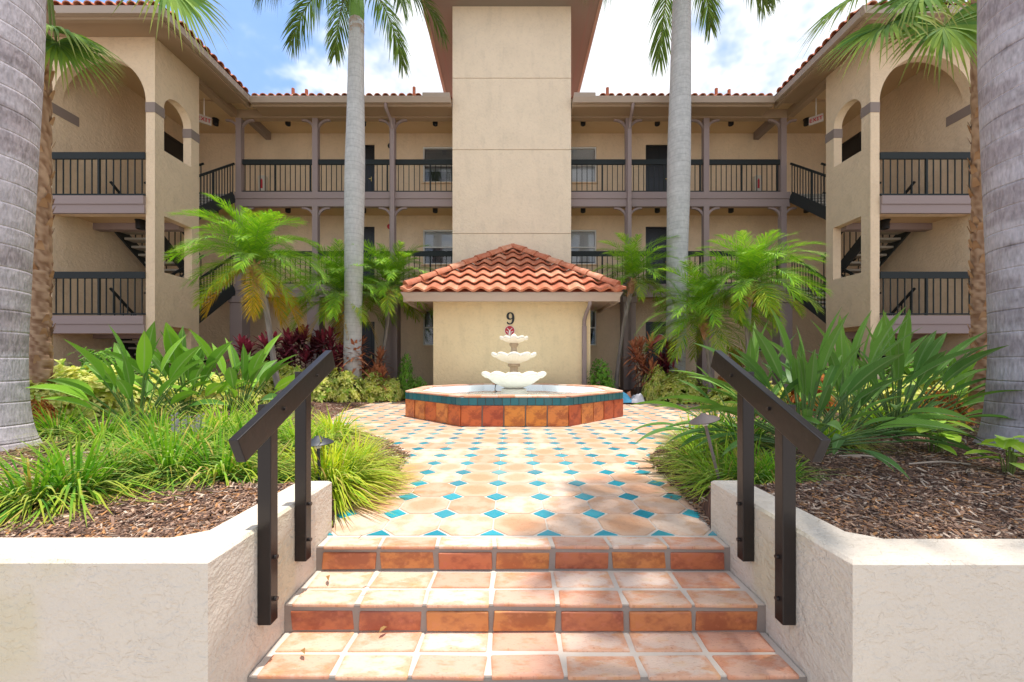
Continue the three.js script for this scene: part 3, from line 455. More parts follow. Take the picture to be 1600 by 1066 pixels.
  for (const [px, h] of [[458, 0.1], [479, 0.06], [647, 0.14], [949, 0.12], [1119, 0.1], [1139, 0.06]]) mesh('vent_pipe', merge([new THREE.CylinderGeometry(0.05, 0.05, h + 0.5, 8).translate(wx(px, 12.35), yE + 0.2 + (h - 0.02) / 2 + 0.03, -12.35)]), roofTiles[2], B);

  // lift tower
  const tw = group('tower', B), TX0 = -1.855, TX1 = 1.88, TD = 12.1, TH = 12.29;
  for (const [a, b] of [[0, 5.126], [5.146, 7.766], [7.786, 10.02], [10.04, TH]]) mesh('wall', box(TX0, TX1, a, b, TD, 16), M.tower, tw);
  mesh('joint', box(TX0 + 0.02, TX1 - 0.02, 0.1, TH - 0.01, TD + 0.02, 15.9), M.groove, tw);
  mesh('soffit', box(-2.70, 2.725, TH + 0.001, TH + 0.1, TD - 0.84, 16.8), mat([0.26, 0.215, 0.175], 0.8), tw);
  mesh('soffit_vent', merge([box(-2.5, -2.42, TH - 0.004, TH, TD - 0.6, 16.5), box(2.44, 2.52, TH - 0.004, TH, TD - 0.6, 16.5), box(-2.42, 2.44, TH - 0.004, TH, TD - 0.62, TD - 0.54)]), M.band, tw);
  mesh('gutter', merge([box(-2.80, -2.702, TH - 0.02, TH + 0.16, TD - 0.94, 16.9), box(2.727, 2.825, TH - 0.02, TH + 0.16, TD - 0.94, 16.9), box(-2.70, 2.725, TH - 0.02, TH + 0.16, TD - 0.94, TD - 0.842)]), M.gutter, tw);
  const cone = new THREE.ConeGeometry(4.2, 1.9, 4, 1).rotateY(Math.PI / 4).scale(0.96, 1, 1.0).translate(0.01, TH + 1.06, -14.05); mesh('roof_sheet', metreUV(cone), M.roofSheet, tw);
}

// lights, signs, cabinets fixed to the building
function downlight(x, y, D, label, size = 1) {
  const o = thing('ceiling_light', label, 'ceiling light', [x, y, -D]);
  mesh('housing', new THREE.LatheGeometry([[0.0, 0], [0.085, 0], [0.085, -0.20], [0.075, -0.21], [0.068, -0.20], [0.06, -0.12], [0, -0.12]].map((p) => new THREE.Vector2(p[0] * size, p[1] * size)), 16), M.lamp, o);
  mesh('mount', new THREE.CylinderGeometry(0.1 * size, 0.1 * size, 0.02, 16).translate(0, -0.0125, 0), M.lamp, o);
}
{
  const D = 13.0;
  for (const [row, y, py] of [['top-floor', 9.32, 199], ['middle-floor', YF[2] - 0.26, 333]])
    for (const [px, where] of [[450, 'left walkway, second from its left end'], [568, 'left walkway, next to the door'], [680, 'left walkway, beside the tower'], [911, 'right walkway, beside the tower'], [1027, 'right walkway, above the door'], [1142, 'right walkway, second from its right end'], [337, 'left walkway, at the left stair'], [1260, 'right walkway, at the right stair']])
      downlight(wx(px, D), y, D, `black cylinder ceiling light over the ${row} ${where}`);
  for (const [x, y, d, label] of downlightSpots) downlight(x, y, d, label, 1.15);
  for (const s of [-1, 1]) {
    const side = s < 0 ? 'left' : 'right', x = wx(s < 0 ? 319 : 1275, 12.0);
    const e = thing('exit_sign', `white exit sign with red letters under the ${side} stair ceiling`, 'exit sign', [x, 8.66, -12.0]); e.rotation.y = s < 0 ? 0.75 : -0.75;
    mesh('sign_box', new RoundedBoxGeometry(0.36, 0.25, 0.05, 1, 0.008), mat([0.55, 0.47, 0.40], 0.6), e); mesh('stem', new THREE.CylinderGeometry(0.015, 0.015, 0.55, 8).translate(0, 0.385, 0), M.signWhite, e);
    e.userData.text = true; exitSigns().push(e);
    const c = thing('extinguisher_cabinet', `pale fire extinguisher cabinet on the top-floor wall at the ${side} end`, 'cabinet', [wx(s < 0 ? 411 : 1183, DWALL - 0.1), 7.42, -(DWALL - 0.1)]);
    mesh('cabinet_box', new RoundedBoxGeometry(0.24, 0.62, 0.16, 1, 0.012), mat([0.62, 0.56, 0.45], 0.5), c); mesh('cabinet_window', new THREE.BoxGeometry(0.13, 0.40, 0.01).translate(0, 0.03, 0.084), M.glass, c);
    const ex = mesh('extinguisher', merge([new THREE.CylinderGeometry(0.04, 0.04, 0.3, 12).translate(0, 0, 0.062), new THREE.CylinderGeometry(0.015, 0.03, 0.07, 10).translate(0, 0.185, 0.062)]), M.red, c);
  }
  const a = thing('wall_alarm', 'small dark bell on the top-floor wall beside the left door', 'alarm', [wx(610, DWALL), wy(228, DWALL), -DWALL + 0.001]); mesh('bell', new THREE.SphereGeometry(0.1, 14, 8, 0, 6.283, 0, 1.5708).rotateX(Math.PI / 2).scale(1, 1, 0.6), M.lamp, a); mesh('back_box', new THREE.BoxGeometry(0.14, 0.14, 0.03).translate(0, 0, 0.0), M.lamp, a);
  const b = thing('wall_alarm', 'small red bell on the middle-floor wall beside the left door', 'alarm', [wx(609, DWALL), wy(354, DWALL), -DWALL + 0.001]); mesh('bell', new THREE.SphereGeometry(0.1, 14, 8, 0, 6.283, 0, 1.5708).rotateX(Math.PI / 2).scale(1, 1, 0.6), M.red, b); mesh('back_box', new THREE.BoxGeometry(0.14, 0.14, 0.03), M.red, b);
  const k = thing('extinguisher_cabinet', 'white framed fire extinguisher cabinet low on the ground-floor wall at right', 'cabinet', [wx(1185, DWALL - 0.1), wy(537, DWALL - 0.1), -(DWALL - 0.1)]);
  mesh('cabinet_box', merge([box(-0.17, 0.17, 0.23, 0.27, -0.08, 0.08), box(-0.17, 0.17, -0.27, -0.23, -0.08, 0.08), box(-0.17, -0.13, -0.23, 0.23, -0.08, 0.08), box(0.13, 0.17, -0.23, 0.23, -0.08, 0.08)]), M.white, k); mesh('back_panel', box(-0.13, 0.13, -0.23, 0.23, 0.04, 0.06), M.room, k); mesh('extinguisher', new THREE.CylinderGeometry(0.05, 0.05, 0.32, 12).translate(0, -0.03, 0), M.signWhite, k);
  const w = thing('door_hanging', 'pink half-round watermelon slice hanging on the right ground-floor door', 'door decoration', [wx(1031, DWALL - 0.1), wy(532, DWALL - 0.1), -(DWALL - 0.05)]); w.rotation.z = 0.5;
  const half = (rad, z, m, n) => mesh(n, new THREE.CylinderGeometry(rad, rad, 0.012, 24, 1, false, Math.PI / 2, Math.PI).rotateX(Math.PI / 2).translate(0, 0, z), m, w); half(0.25, 0, mat([0.05, 0.2, 0.06], 0.6), 'rind'); half(0.232, 0.012, M.signWhite, 'pith'); half(0.21, 0.024, mat([0.72, 0.09, 0.16], 0.6), 'flesh');
  const bp = thing('blue_pole', 'thin blue pole standing on the middle walkway behind the right palm trunk', 'pole', [wx(1073.5, 12.75), YF[1] + 0.006, -12.75]); mesh('pole', new THREE.CylinderGeometry(0.035, 0.035, 1.0, 10).translate(0, 0.5, 0), mat([0.02, 0.12, 0.42], 0.45), bp); mesh('pole_cap', new THREE.SphereGeometry(0.04, 10, 8).translate(0, 1.0, 0), M.lamp, bp);
}
function exitSigns() { return (exitSigns.list ??= []); }
const serif = await new FontLoader().loadAsync('fonts/droid/droid_serif_bold.typeface.json'), sans = await new FontLoader().loadAsync('fonts/droid/droid_sans_bold.typeface.json');
function letters(text, font, size, depth) { const g = new TextGeometry(text, { font, size, depth, curveSegments: 6, bevelEnabled: false }); g.computeBoundingBox(); const b = g.boundingBox; return g.translate(-(b.min.x + b.max.x) / 2, -(b.min.y + b.max.y) / 2, 0); }
for (const e of exitSigns()) { delete e.userData.text; mesh('lettering', letters('EXIT', sans, 0.115, 0.004).translate(0, 0, 0.026), M.red, e); }

// ---------------------------------------------------------------- the small tile-roofed house behind the fountain
{
  const H = thing('fountain_house', 'small cream stucco house with red tiled hip roof behind the fountain', 'small building');
  const X0 = -2.186, X1 = 2.204, D0 = 10.75, E0 = -2.895, E1 = 2.912, DE = 10.08;
  mesh('wall', box(X0, X1, -0.15, 2.76, D0, 12.095), M.hut, H); mesh('corner_strip', box(X1 - 0.05, X1 + 0.004, -0.1, 2.72, D0 - 0.008, D0 - 0.002), M.hut, H);
  mesh('soffit', box(E0 + 0.09, E1 - 0.09, 2.764, 2.80, DE + 0.09, 12.5), M.hutGutter, H);
  const pr = [[0, 2.67], [0.09, 2.67], [0.09, 2.90], [-0.06, 2.90], [-0.06, 2.865], [-0.045, 2.80], [-0.01, 2.72]];
  const hg = new THREE.ExtrudeGeometry(shapeOf(pr), { depth: E1 - E0, bevelEnabled: false }).rotateY(Math.PI / 2).translate(E0, 0, -DE), hp = hg.attributes.position; for (let i = 0; i < hp.count; i++) hp.setX(i, hp.getX(i) - Math.sign(hp.getX(i)) * (0.13 * (2.90 - hp.getY(i))) / 0.23); hg.computeVertexNormals(); mesh('gutter', metreUV(hg), M.hutGutter, H);
  mesh('gutter', box(E0 + 0.03, E0 + 0.125, 2.672, 2.90, DE + 0.091, 12.5), M.hutGutter, H); mesh('gutter', box(E1 - 0.125, E1 - 0.03, 2.672, 2.90, DE + 0.091, 12.5), M.hutGutter, H);
  mesh('fascia', box(X0 + 0.0, X1, 2.64, 2.762, D0 - 0.03, D0 - 0.003), M.hut, H);
  const dx = wx(915, D0); mesh('downspout', merge([tube([V(dx, 2.70, -(DE + 0.05)), V(dx, 2.60, -(DE + 0.1)), V(dx - 0.03, 2.42, -(D0 - 0.28)), V(dx - 0.05, 2.22, -(D0 - 0.07)), V(dx - 0.05, 2.05, -(D0 - 0.06))], 0.055, 8, 18), box(dx - 0.11, dx + 0.01, 0.02, 2.08, D0 - 0.115, D0 - 0.005, 0.012)]), M.trim, H);
  // roof: curved tiles laid row by row, clipped at the hips
  const roof = group('roof', H), apex = V(0.045, 4.62, -12.09), yE = 2.93, rows = 7, P = 0.4148, nCol = 14, r = rng(8);
  const W2 = (E1 - E0) / 2 + 0.0, run = 12.09 - 10.0, rise = apex.y - yE, sl = Math.hypot(run, rise), nrm = V(0, run / sl, rise / sl), up = V(0, rise / sl, -run / sl), base = V(0.045, yE, -10.0);
  mesh('roof_sheet', (() => { const g = new THREE.BufferGeometry(), a = [E0, yE - 0.02, -10.02], b = [E1, yE - 0.02, -10.02], c = [apex.x, apex.y - 0.03, apex.z], d = [E1, yE - 0.02, -12.5], e = [E0, yE - 0.02, -12.5], f = [apex.x, apex.y - 0.03, -12.095]; g.setAttribute('position', new THREE.Float32BufferAttribute([...a, ...b, ...c, ...b, ...d, ...f, ...e, ...a, ...c, ...e, ...a, ...b, ...e, ...b, ...d], 3)); g.computeVertexNormals(); return metreUV(g); })(), M.roofSheet, roof);
  const wave = (u) => 0.046 * Math.cos(u * 2 * Math.PI) ;                 // crown in the middle of the tile
  const tileAt = (c, row, e) => {                                          // one S tile
    const pos = [], idx = [], nu = 12, hw = (t) => W2 * (1 - t / sl) - 0.02;
    const s0 = row * (sl / rows) - (row ? 0.045 : 0.06), s1 = (row + 1) * (sl / rows) + 0.02, pt = (x, s, lift) => base.clone().addScaledVector(up, s).addScaledVector(nrm, lift).add(V(x, 0, 0)), lim = (x, s) => clamp(x, -hw(Math.max(0, s)) - 0.03, hw(Math.max(0, s)) + 0.03);
    for (let j = 0; j < 4; j++) for (let i = 0; i <= nu; i++) { const u = i / nu - 0.5, x0 = (c + u) * P, s = j === 0 ? s0 : j === 1 ? s0 : j === 2 ? lerp(s0, s1, 0.5) : s1, lift = wave(u) + (j === 0 ? (row ? 0.078 : 0.045) : j === 1 ? 0.108 : j === 2 ? 0.064 : 0.022) + e * 0.016; const p = pt(lim(x0, s), s, lift); pos.push(p.x, p.y, p.z); }
    for (let j = 0; j < 3; j++) for (let i = 0; i < nu; i++) { const a = j * (nu + 1) + i, b = a + 1, d = a + nu + 1; idx.push(a, b, d + 1, a, d + 1, d); }
    const n = pos.length / 3; for (let i = 0; i <= nu; i++) { pos.push(pos[i * 3], pos[i * 3 + 1], pos[i * 3 + 2], pos[(nu + 1 + i) * 3], pos[(nu + 1 + i) * 3 + 1], pos[(nu + 1 + i) * 3 + 2]); }
    const idx2 = idx.filter((_, k) => k >= nu * 6); for (let i = 0; i < nu; i++) { const a = n + i * 2; idx2.push(a, a + 2, a + 3, a, a + 3, a + 1); }
    const g = new THREE.BufferGeometry(); g.setAttribute('position', new THREE.Float32BufferAttribute(pos, 3)); g.setIndex(idx2); g.computeVertexNormals();
    const nn = g.attributes.normal; const uv = []; for (let i = 0; i < pos.length / 3; i++) uv.push(pos[i * 3] + c, pos[i * 3 + 1] * 1.3 + row); g.setAttribute('uv', new THREE.Float32BufferAttribute(uv, 2)); return g;
  };
  for (let row = 0; row < rows; row++) for (let c = -7; c <= 7; c++) {
    const s0 = row * (sl / rows), half = W2 * (1 - s0 / sl); if (Math.abs(c) * P - P * 0.5 > half - 0.08) continue;
    mesh('roof_tile', tileAt(c, row, r() - 0.5), roofTiles[Math.floor(r() * 5)], roof);
  }
  for (const s of [-1, 1]) {                                               // side slopes, seen edge-on: rows of the same tile
    const e0 = V(s < 0 ? E0 : E1, yE, 0), list = []; for (let i = 0; i < 5; i++) { const t = mesh('side_tile', new THREE.CylinderGeometry(0.11, 0.11, 0.42, 10, 1, true, 0, Math.PI).rotateX(Math.PI / 2).rotateZ(0).rotateY(Math.PI / 2), roofTiles[i], roof); t.position.set(e0.x - s * 0.16, yE + 0.06, -10.35 - i * 0.42); t.rotation.z = s * -0.52; }
    const hipA = V(s < 0 ? E0 + 0.15 : E1 - 0.15, yE + 0.07, -10.1), n = 8; let capGeo = new THREE.CylinderGeometry(0.13, 0.168, 0.42, 14, 1, false, -Math.PI / 2, Math.PI);
    for (let i = 0; i < n; i++) { const p = hipA.clone().lerp(apex, i / n), q = hipA.clone().lerp(apex, (i + 1.18) / n), o = mesh('hip_tile', capGeo, roofTiles[Math.floor(r() * 5)], roof), d = q.clone().sub(p), len = d.length(); d.normalize(); const side = V(0, 1, 0).cross(d).normalize(), upv = d.clone().cross(side); o.quaternion.setFromRotationMatrix(new THREE.Matrix4().makeBasis(side, d, side.clone().cross(d))); o.rotateY(Math.PI); o.position.copy(p.lerp(q, 0.5)).addScaledVector(upv, 0.05 + 0.004 * (i % 2)); o.scale.set(1, len / 0.42, 1); if (side.clone().cross(d).y > 0) o.rotateY(Math.PI); }
  }
  mesh('corner_tile', merge([-1, 1].map((s) => new THREE.SphereGeometry(0.165, 14, 8).scale(1, 0.8, 1).translate(s < 0 ? E0 + 0.16 : E1 - 0.16, yE + 0.07, -10.12))), roofTiles[0], roof);
  mesh('peak_tile', new THREE.SphereGeometry(0.2, 16, 8, 0, 6.283, 0, 1.6).scale(1, 0.7, 0.9).translate(apex.x, apex.y + 0.03, apex.z + 0.02), roofTiles[2], roof);
  const n9 = tag(mesh('house_number', letters('9', serif, 0.335, 0.02).translate(wx(797.5, 10.74), wy(497.5, 10.74), -10.747), M.lamp, scene), 'black numeral 9 on the cream wall above the fountain', 'house number');
  const em = thing('emblem', 'round red emblem with white figure below the numeral 9', 'emblem', [wx(796.3, 10.74), wy(516.6, 10.74), -10.747]);
  mesh('white_rim', new THREE.CylinderGeometry(0.145, 0.145, 0.012, 32).rotateX(Math.PI / 2).translate(0, 0, 0.006), M.signWhite, em); mesh('disc', new THREE.CylinderGeometry(0.132, 0.132, 0.012, 32).rotateX(Math.PI / 2).translate(0, 0, 0.012), M.red, em);
  const st = (p, q, w) => { const a = Math.atan2(q[1] - p[1], q[0] - p[0]), l = Math.hypot(q[0] - p[0], q[1] - p[1]); return new THREE.BoxGeometry(l, w, 0.008).rotateZ(a).translate((p[0] + q[0]) / 2, (p[1] + q[1]) / 2, 0.021); };
  mesh('figure', merge([st([0, -0.135], [0, 0.01], 0.045), st([0, 0], [-0.075, 0.075], 0.014), st([0, 0], [0.075, 0.075], 0.014), st([-0.045, -0.05], [-0.10, -0.01], 0.012), st([0.045, -0.05], [0.10, -0.01], 0.012), st([-0.03, -0.11], [-0.062, -0.02], 0.011), st([0.03, -0.11], [0.062, -0.02], 0.011)].map((g, i) => g.translate(0, 0, i * 0.0004))), M.signWhite, em);
}

// ---------------------------------------------------------------- fountain
{
  const cx = 0.055, cd = 8.33, fo = thing('fountain', 'cream three-tiered scalloped fountain in octagonal tiled basin', 'fountain', [cx, 0, -cd]);
  const ap = 2.12, oct = (a) => { const o = []; for (let k = 0; k < 8; k++) { const t = Math.PI / 8 + (k * Math.PI) / 4, R = a / Math.cos(Math.PI / 8); o.push([R * Math.cos(t), R * Math.sin(t)]); } return o; };
  const basin = group('basin', fo), flip = (p) => p;
  mesh('basin_core', slab(oct(ap - 0.025), 0.0, 0.468, 0, [oct(ap - 0.24)]), M.grout, basin); mesh('basin_floor', slab(oct(ap - 0.239), 0.0, 0.30), M.basin, basin);
  mesh('basin_lining', slab(oct(ap - 0.238), 0.301, 0.47, 0, [oct(ap - 0.262)]), M.basin, basin);
  const water = mesh('water', slab(oct(ap - 0.263), 0.385, 0.39), phys([0.97, 0.995, 1], 0.0, { transmission: 1, thickness: 0 }), basin);
  const cop = []; const r = rng(44), side = 2 * ap * Math.tan(Math.PI / 8);
  const tileG = [0, 1, 2, 3].map((k) => roughTile(side / 5 - 0.02, 0.335, 0.022, 0.007, 300 + k, 0.8)), tealG = roughTile(side / 13 - 0.008, 0.122, 0.014, 0.004, 310, 0.4), capG = [0, 1].map((k) => roughTile(side / 6 - 0.012, 0.03, 0.25, 0.011, 320 + k, 0.8));
  const teal = [[0.006, 0.14, 0.17], [0.009, 0.165, 0.195], [0.004, 0.11, 0.14], [0.03, 0.16, 0.18]].map((c) => phys(c, 0.35, { clearcoat: 0.25, clearcoatRoughness: 0.2, bumpMap: T.rough, bumpScale: 0.0008 }));
  const faceMats = [[0.60, 0.14, 0.035], [0.70, 0.26, 0.04], [0.64, 0.20, 0.06], [0.54, 0.11, 0.035], [0.68, 0.24, 0.06]].map((c) => phys(c, 0.5, { map: T.glaze, clearcoat: 0.2, clearcoatRoughness: 0.2, bumpMap: T.rough, bumpScale: 0.002 }));
  for (let k = 0; k < 8; k++) {
    const a = (k * Math.PI) / 4, n = V(Math.sin(a), 0, Math.cos(a)), t = V(Math.cos(a), 0, -Math.sin(a));
    for (let i = 0; i < 5; i++) { const m = mesh('face_tile', tileG[Math.floor(r() * 4)], faceMats[Math.floor(r() * 5)], basin); m.position.copy(n).multiplyScalar(ap - 0.012).addScaledVector(t, ((i + 0.5) / 5 - 0.5) * side).setY(0.172); m.rotation.y = a; m.rotation.z = (r() - 0.5) * 0.01; }
    for (let i = 0; i < 13; i++) { const m = mesh('teal_tile', tealG, teal[Math.floor(r() * 4)], basin); m.position.copy(n).multiplyScalar(ap - 0.014).addScaledVector(t, ((i + 0.5) / 13 - 0.5) * side).setY(0.405); m.rotation.y = a; }
    for (let i = 0; i < 6; i++) { const m = mesh('rim_tile', capG[i % 2], treadMats[Math.floor(r() * 7)], basin); m.position.copy(n).multiplyScalar(ap - 0.118).addScaledVector(t, ((i + 0.5) / 6 - 0.5) * (side - 0.1)).setY(0.484 + 0.001 * r()); m.rotation.y = a; }
  }
  // scalloped bowls: one surface of revolution whose rim swells into shells
  function bowl(R, y0, y1, foot, lobes, thick) {
    const nu = lobes * 14, prof = [[foot, y0], [foot * 1.25, y0 + (y1 - y0) * 0.12], [R * 0.62, y0 + (y1 - y0) * 0.40], [R * 0.84, y0 + (y1 - y0) * 0.74], [R * 0.92, y1 - 0.05 * R / 0.7], [R * 0.97, y1 - 0.045 * R / 0.7], [R * 1.03, y1 - 0.03 * R / 0.7], [R * 1.04, y1 + 0.012], [R * 0.99, y1 + 0.038], [R * 0.92, y1 + 0.02], [R * 0.82, y1 - (y1 - y0) * 0.16], [R * 0.5, y0 + (y1 - y0) * 0.45], [0.02, y0 + (y1 - y0) * 0.4]];
    const curve = new THREE.CatmullRomCurve3(prof.map(([x, y]) => V(x, y, 0)), false, 'centripetal').getPoints(44), pos = [], idx = [], uv = [];
    curve.forEach((p, j) => { for (let i = 0; i <= nu; i++) { const a = (i / nu) * 2 * Math.PI, sc = Math.abs(Math.sin((a * lobes) / 2)), w = smoothstep(p.x / R, 0.45, 1), rad = p.x * (1 + 0.11 * w * (sc - 0.6)), fl = 0.006 * w * Math.sin(a * lobes * 4); pos.push((rad + fl) * Math.cos(a), p.y + 0.10 * R * w * (sc - 0.7), (rad + fl) * Math.sin(a)); uv.push(a * R, j * 0.03); } });
    for (let j = 0; j < curve.length - 1; j++) for (let i = 0; i < nu; i++) { const a = j * (nu + 1) + i, d = a + nu + 1; idx.push(a, d, a + 1, a + 1, d, d + 1); }
    const g = new THREE.BufferGeometry(); g.setAttribute('position', new THREE.Float32BufferAttribute(pos, 3)); g.setAttribute('uv', new THREE.Float32BufferAttribute(uv, 2)); g.setIndex(idx); g.computeVertexNormals(); return g;
  }
  const lathe = (pts) => new THREE.LatheGeometry(new THREE.CatmullRomCurve3(pts.map(([x, y]) => V(x, y, 0)), false, 'centripetal').getPoints(30).map((p) => new THREE.Vector2(Math.max(0.001, p.x), p.y)), 32);
  mesh('pedestal', lathe([[0.30, 0.28], [0.30, 0.40], [0.275, 0.43], [0.26, 0.455], [0.28, 0.475], [0.24, 0.485]]), M.pale, fo);
  mesh('bowl', bowl(0.655, 0.46, 0.80, 0.16, 10, 0.03), M.pale, fo);
  mesh('stem', lathe([[0.16, 0.66], [0.155, 0.74], [0.11, 0.82], [0.085, 0.89], [0.095, 0.95], [0.13, 0.965], [0.135, 1.0], [0.12, 1.03]]), M.stone, fo);
  mesh('bowl', bowl(0.46, 1.01, 1.22, 0.11, 10, 0.02), M.pale, fo);
  mesh('stem', lathe([[0.115, 1.12], [0.105, 1.22], [0.07, 1.30], [0.062, 1.37], [0.09, 1.41], [0.10, 1.45], [0.085, 1.48]]), M.stone, fo);
  mesh('bowl', bowl(0.29, 1.455, 1.575, 0.075, 10, 0.015), M.pale, fo);
  mesh('finial', lathe([[0.03, 1.52], [0.055, 1.57], [0.06, 1.62], [0.035, 1.66], [0.002, 1.675]]), M.pale, fo);
  const cable = tag(mesh('pump_cable', new THREE.TubeGeometry(new THREE.CatmullRomCurve3([V(-0.45, 0.50, -10.24), V(-0.40, 0.515, -10.08), V(-0.41, 0.47, -10.02), V(-0.42, 0.40, -9.9), V(-0.40, 0.395, -9.3), V(-0.34, 0.393, -8.7)]), 30, 0.012, 6), M.lamp, scene), 'thin black cable running over the back rim into the fountain basin', 'cable');
}

// ---------------------------------------------------------------- handrails and path lights
function handrail(s) {
  const f = (x) => (s > 0 ? x : 0.13 - x), side = s > 0 ? 'right' : 'left', o = thing('handrail', `dark bronze handrail on two posts bolted to the ${side} planter wall`, 'handrail');
  mesh('rail', bar(V(f(1.127), 1.035, -2.12), V(f(1.127), 0.685, -1.395), 0.037, 0.102, 0.004), M.black, o);
  for (const [D, y0] of [[1.655, -0.107], [1.935, 0.02]]) {
    const top = 0.685 + (D - 1.395) * 0.4828 - 0.05, p = mesh('post', box(f(1.151), f(1.2085), y0, top + 0.07, D - 0.026, D + 0.026, 0.004), M.black, o);
    for (const y of [y0 + 0.10, y0 + 0.28]) mesh('bolt', new THREE.CylinderGeometry(0.009, 0.009, 0.012, 10).rotateZ(Math.PI / 2).translate(f(1.143), y, -D), M.bolt, p);
    mesh('bolt', new THREE.CylinderGeometry(0.008, 0.008, 0.012, 10).rotateZ(Math.PI / 2).translate(f(1.106), top + 0.05, -D), M.bolt, o);
  }
}
handrail(-1); handrail(1);
function pathLight(x, D, hat, label, tone, tiltX, tiltZ) {
  const y = bed(x, D), o = thing('path_light', label, 'path light', [x, y - 0.05, -D]), h = hat - y + 0.05; o.rotation.set(tiltX, 0, tiltZ);
  mesh('stake', new THREE.CylinderGeometry(0.011, 0.011, h, 10).translate(0, h / 2, 0), tone, o);
  mesh('hat', new THREE.LatheGeometry([[0.001, 0.045], [0.018, 0.043], [0.03, 0.03], [0.075, 0.012], [0.104, -0.006], [0.104, -0.011], [0.07, 0.002], [0.02, 0.012], [0.001, 0.012]].map((p) => new THREE.Vector2(p[0], p[1] + h)), 28), tone, o);
  mesh('lens', new THREE.CylinderGeometry(0.024, 0.02, 0.05, 14).translate(0, h - 0.018, 0), M.signWhite, o);
}
pathLight(wx(501, 2.75), 2.75, 0.45, 'dark mushroom path light beside the left handrail in the grass', mat([0.03, 0.034, 0.042], 0.45), 0.02, 0.03);
pathLight(wx(1132, 2.8), 2.8, 0.62, 'tilted brown-grey mushroom path light beside the right handrail', mat([0.21, 0.16, 0.14], 0.6), 0.0, 0.24);

// ---------------------------------------------------------------- plants
const at = (px, D) => [wx(px, D), bed(wx(px, D), D), -D];
function place(o, x, y, z, yaw = 0, s = 1) { o.position.set(x, y, z); o.rotation.y = yaw; o.scale.setScalar(s); return o; }
const dir = (el, yaw) => V(Math.sin(yaw) * Math.cos(el), Math.sin(el), Math.cos(yaw) * Math.cos(el));

// a feather frond that leaves the crown along +z at the angle el and bends down
function frond({ el, len, bend, leaflet, n, width, c0, c1, seed, tip = 0.35, droop = 0.5, lift = 0.2, start = 0.16, plumose = 0, rach = 0.012 }) {
  const r = rng(seed), L = new Leaves(), N = 26, pts = [V(0, 0, 0)], th = []; let p = V(0, 0, 0);
  for (let i = 0; i < N; i++) { const t = i / (N - 1), a = el - bend * t ** 1.25; th.push(a); p = p.clone().add(V(Math.sin(t * 2.2 + seed) * 0.012 * len / N, Math.sin(a) * len / N, Math.cos(a) * len / N)); pts.push(p); }
  th.push(th.at(-1));
  const spot = (t) => { const f = clamp(t, 0, 1) * N, i = Math.min(N - 1, Math.floor(f)); return [pts[i].clone().lerp(pts[i + 1], f - i), lerp(th[i], th[i + 1], f - i)]; };
  L.tube(pts.filter((_, i) => i % 2 === 0), (k) => rach * (1.05 - k / 14), 4, () => mixc(c0, [0.3, 0.3, 0.08], 0.4));
  for (let i = 0; i < n; i++) for (const s of [-1, 1]) {
    const t = start + (1 - start) * ((i + 0.3 * r() + (s > 0 ? 0.35 : 0)) / n), [q, a] = spot(t), T = V(0, Math.sin(a), Math.cos(a)), U = V(0, Math.cos(a), -Math.sin(a));
    const prof = Math.sin(Math.PI * clamp(0.12 + 0.82 * (t - start) / (1 - start), 0, 1)) ** 0.7, l = leaflet * (0.25 + 0.85 * prof) * (0.85 + 0.3 * r()), fw = lerp(0.45, 1.15, t) + (r() - 0.5) * 0.25, up = lift + (r() - 0.5) * 0.3 + plumose * (r() - 0.45) * 1.6;
    const d = V(s, 0, 0).multiplyScalar(Math.cos(fw)).addScaledVector(T, Math.sin(fw)).addScaledVector(U, up).normalize(), side = d.clone().cross(U).normalize(), g = droop * (0.7 + 0.6 * r());
    const c = [0, 0.35, 0.7, 1].map((k) => q.clone().addScaledVector(d, l * k).add(V(0, -g * l * k * k, 0))), w = width * (0.8 + 0.4 * r()), col = mixc(c0, c1, clamp(r() * 0.9 + (r() < 0.1 ? 0.5 : 0), 0, 1));
    L.strip(c, () => side, (k) => [0.55, 1, 0.75, 0][k] * w, (k) => (k === 3 ? mixc(col, [0.3, 0.26, 0.06], tip) : col));
  }
  return L.build();
}
function trunkGeo(prof, lean, seg = 28, colour, rows = 60, swell) {                        // profile [height, radius]; lean(y) gives the sideways shift
  const c = new THREE.CatmullRomCurve3(prof.map(([y, r]) => V(r, y, 0)), false, 'centripetal').getPoints(rows), pos = [], uv = [], idx = [], col = [];
  c.forEach((p, j) => { for (let i = 0; i <= seg; i++) { const a = (i / seg) * 2 * Math.PI, [lx, lz] = lean(p.y), k = colour ? colour(p.y, i % seg) : null, rr = p.x * (k ? k[3] : 1) * (swell ? swell(p.y, i % seg) : 1); pos.push(lx + rr * Math.cos(a), p.y, lz - rr * Math.sin(a)); uv.push(i / seg, p.y); if (k) col.push(k[0], k[1], k[2]); } });
  for (let j = 0; j < c.length - 1; j++) for (let i = 0; i < seg; i++) { const a = j * (seg + 1) + i, d = a + seg + 1; idx.push(a, a + 1, d, a + 1, d + 1, d); }
  const g = new THREE.BufferGeometry(); g.setAttribute('position', new THREE.Float32BufferAttribute(pos, 3)); g.setAttribute('uv', new THREE.Float32BufferAttribute(uv, 2)); if (colour) g.setAttribute('color', new THREE.Float32BufferAttribute(col, 3)); g.setIndex(idx); g.computeVertexNormals(); return g;
}

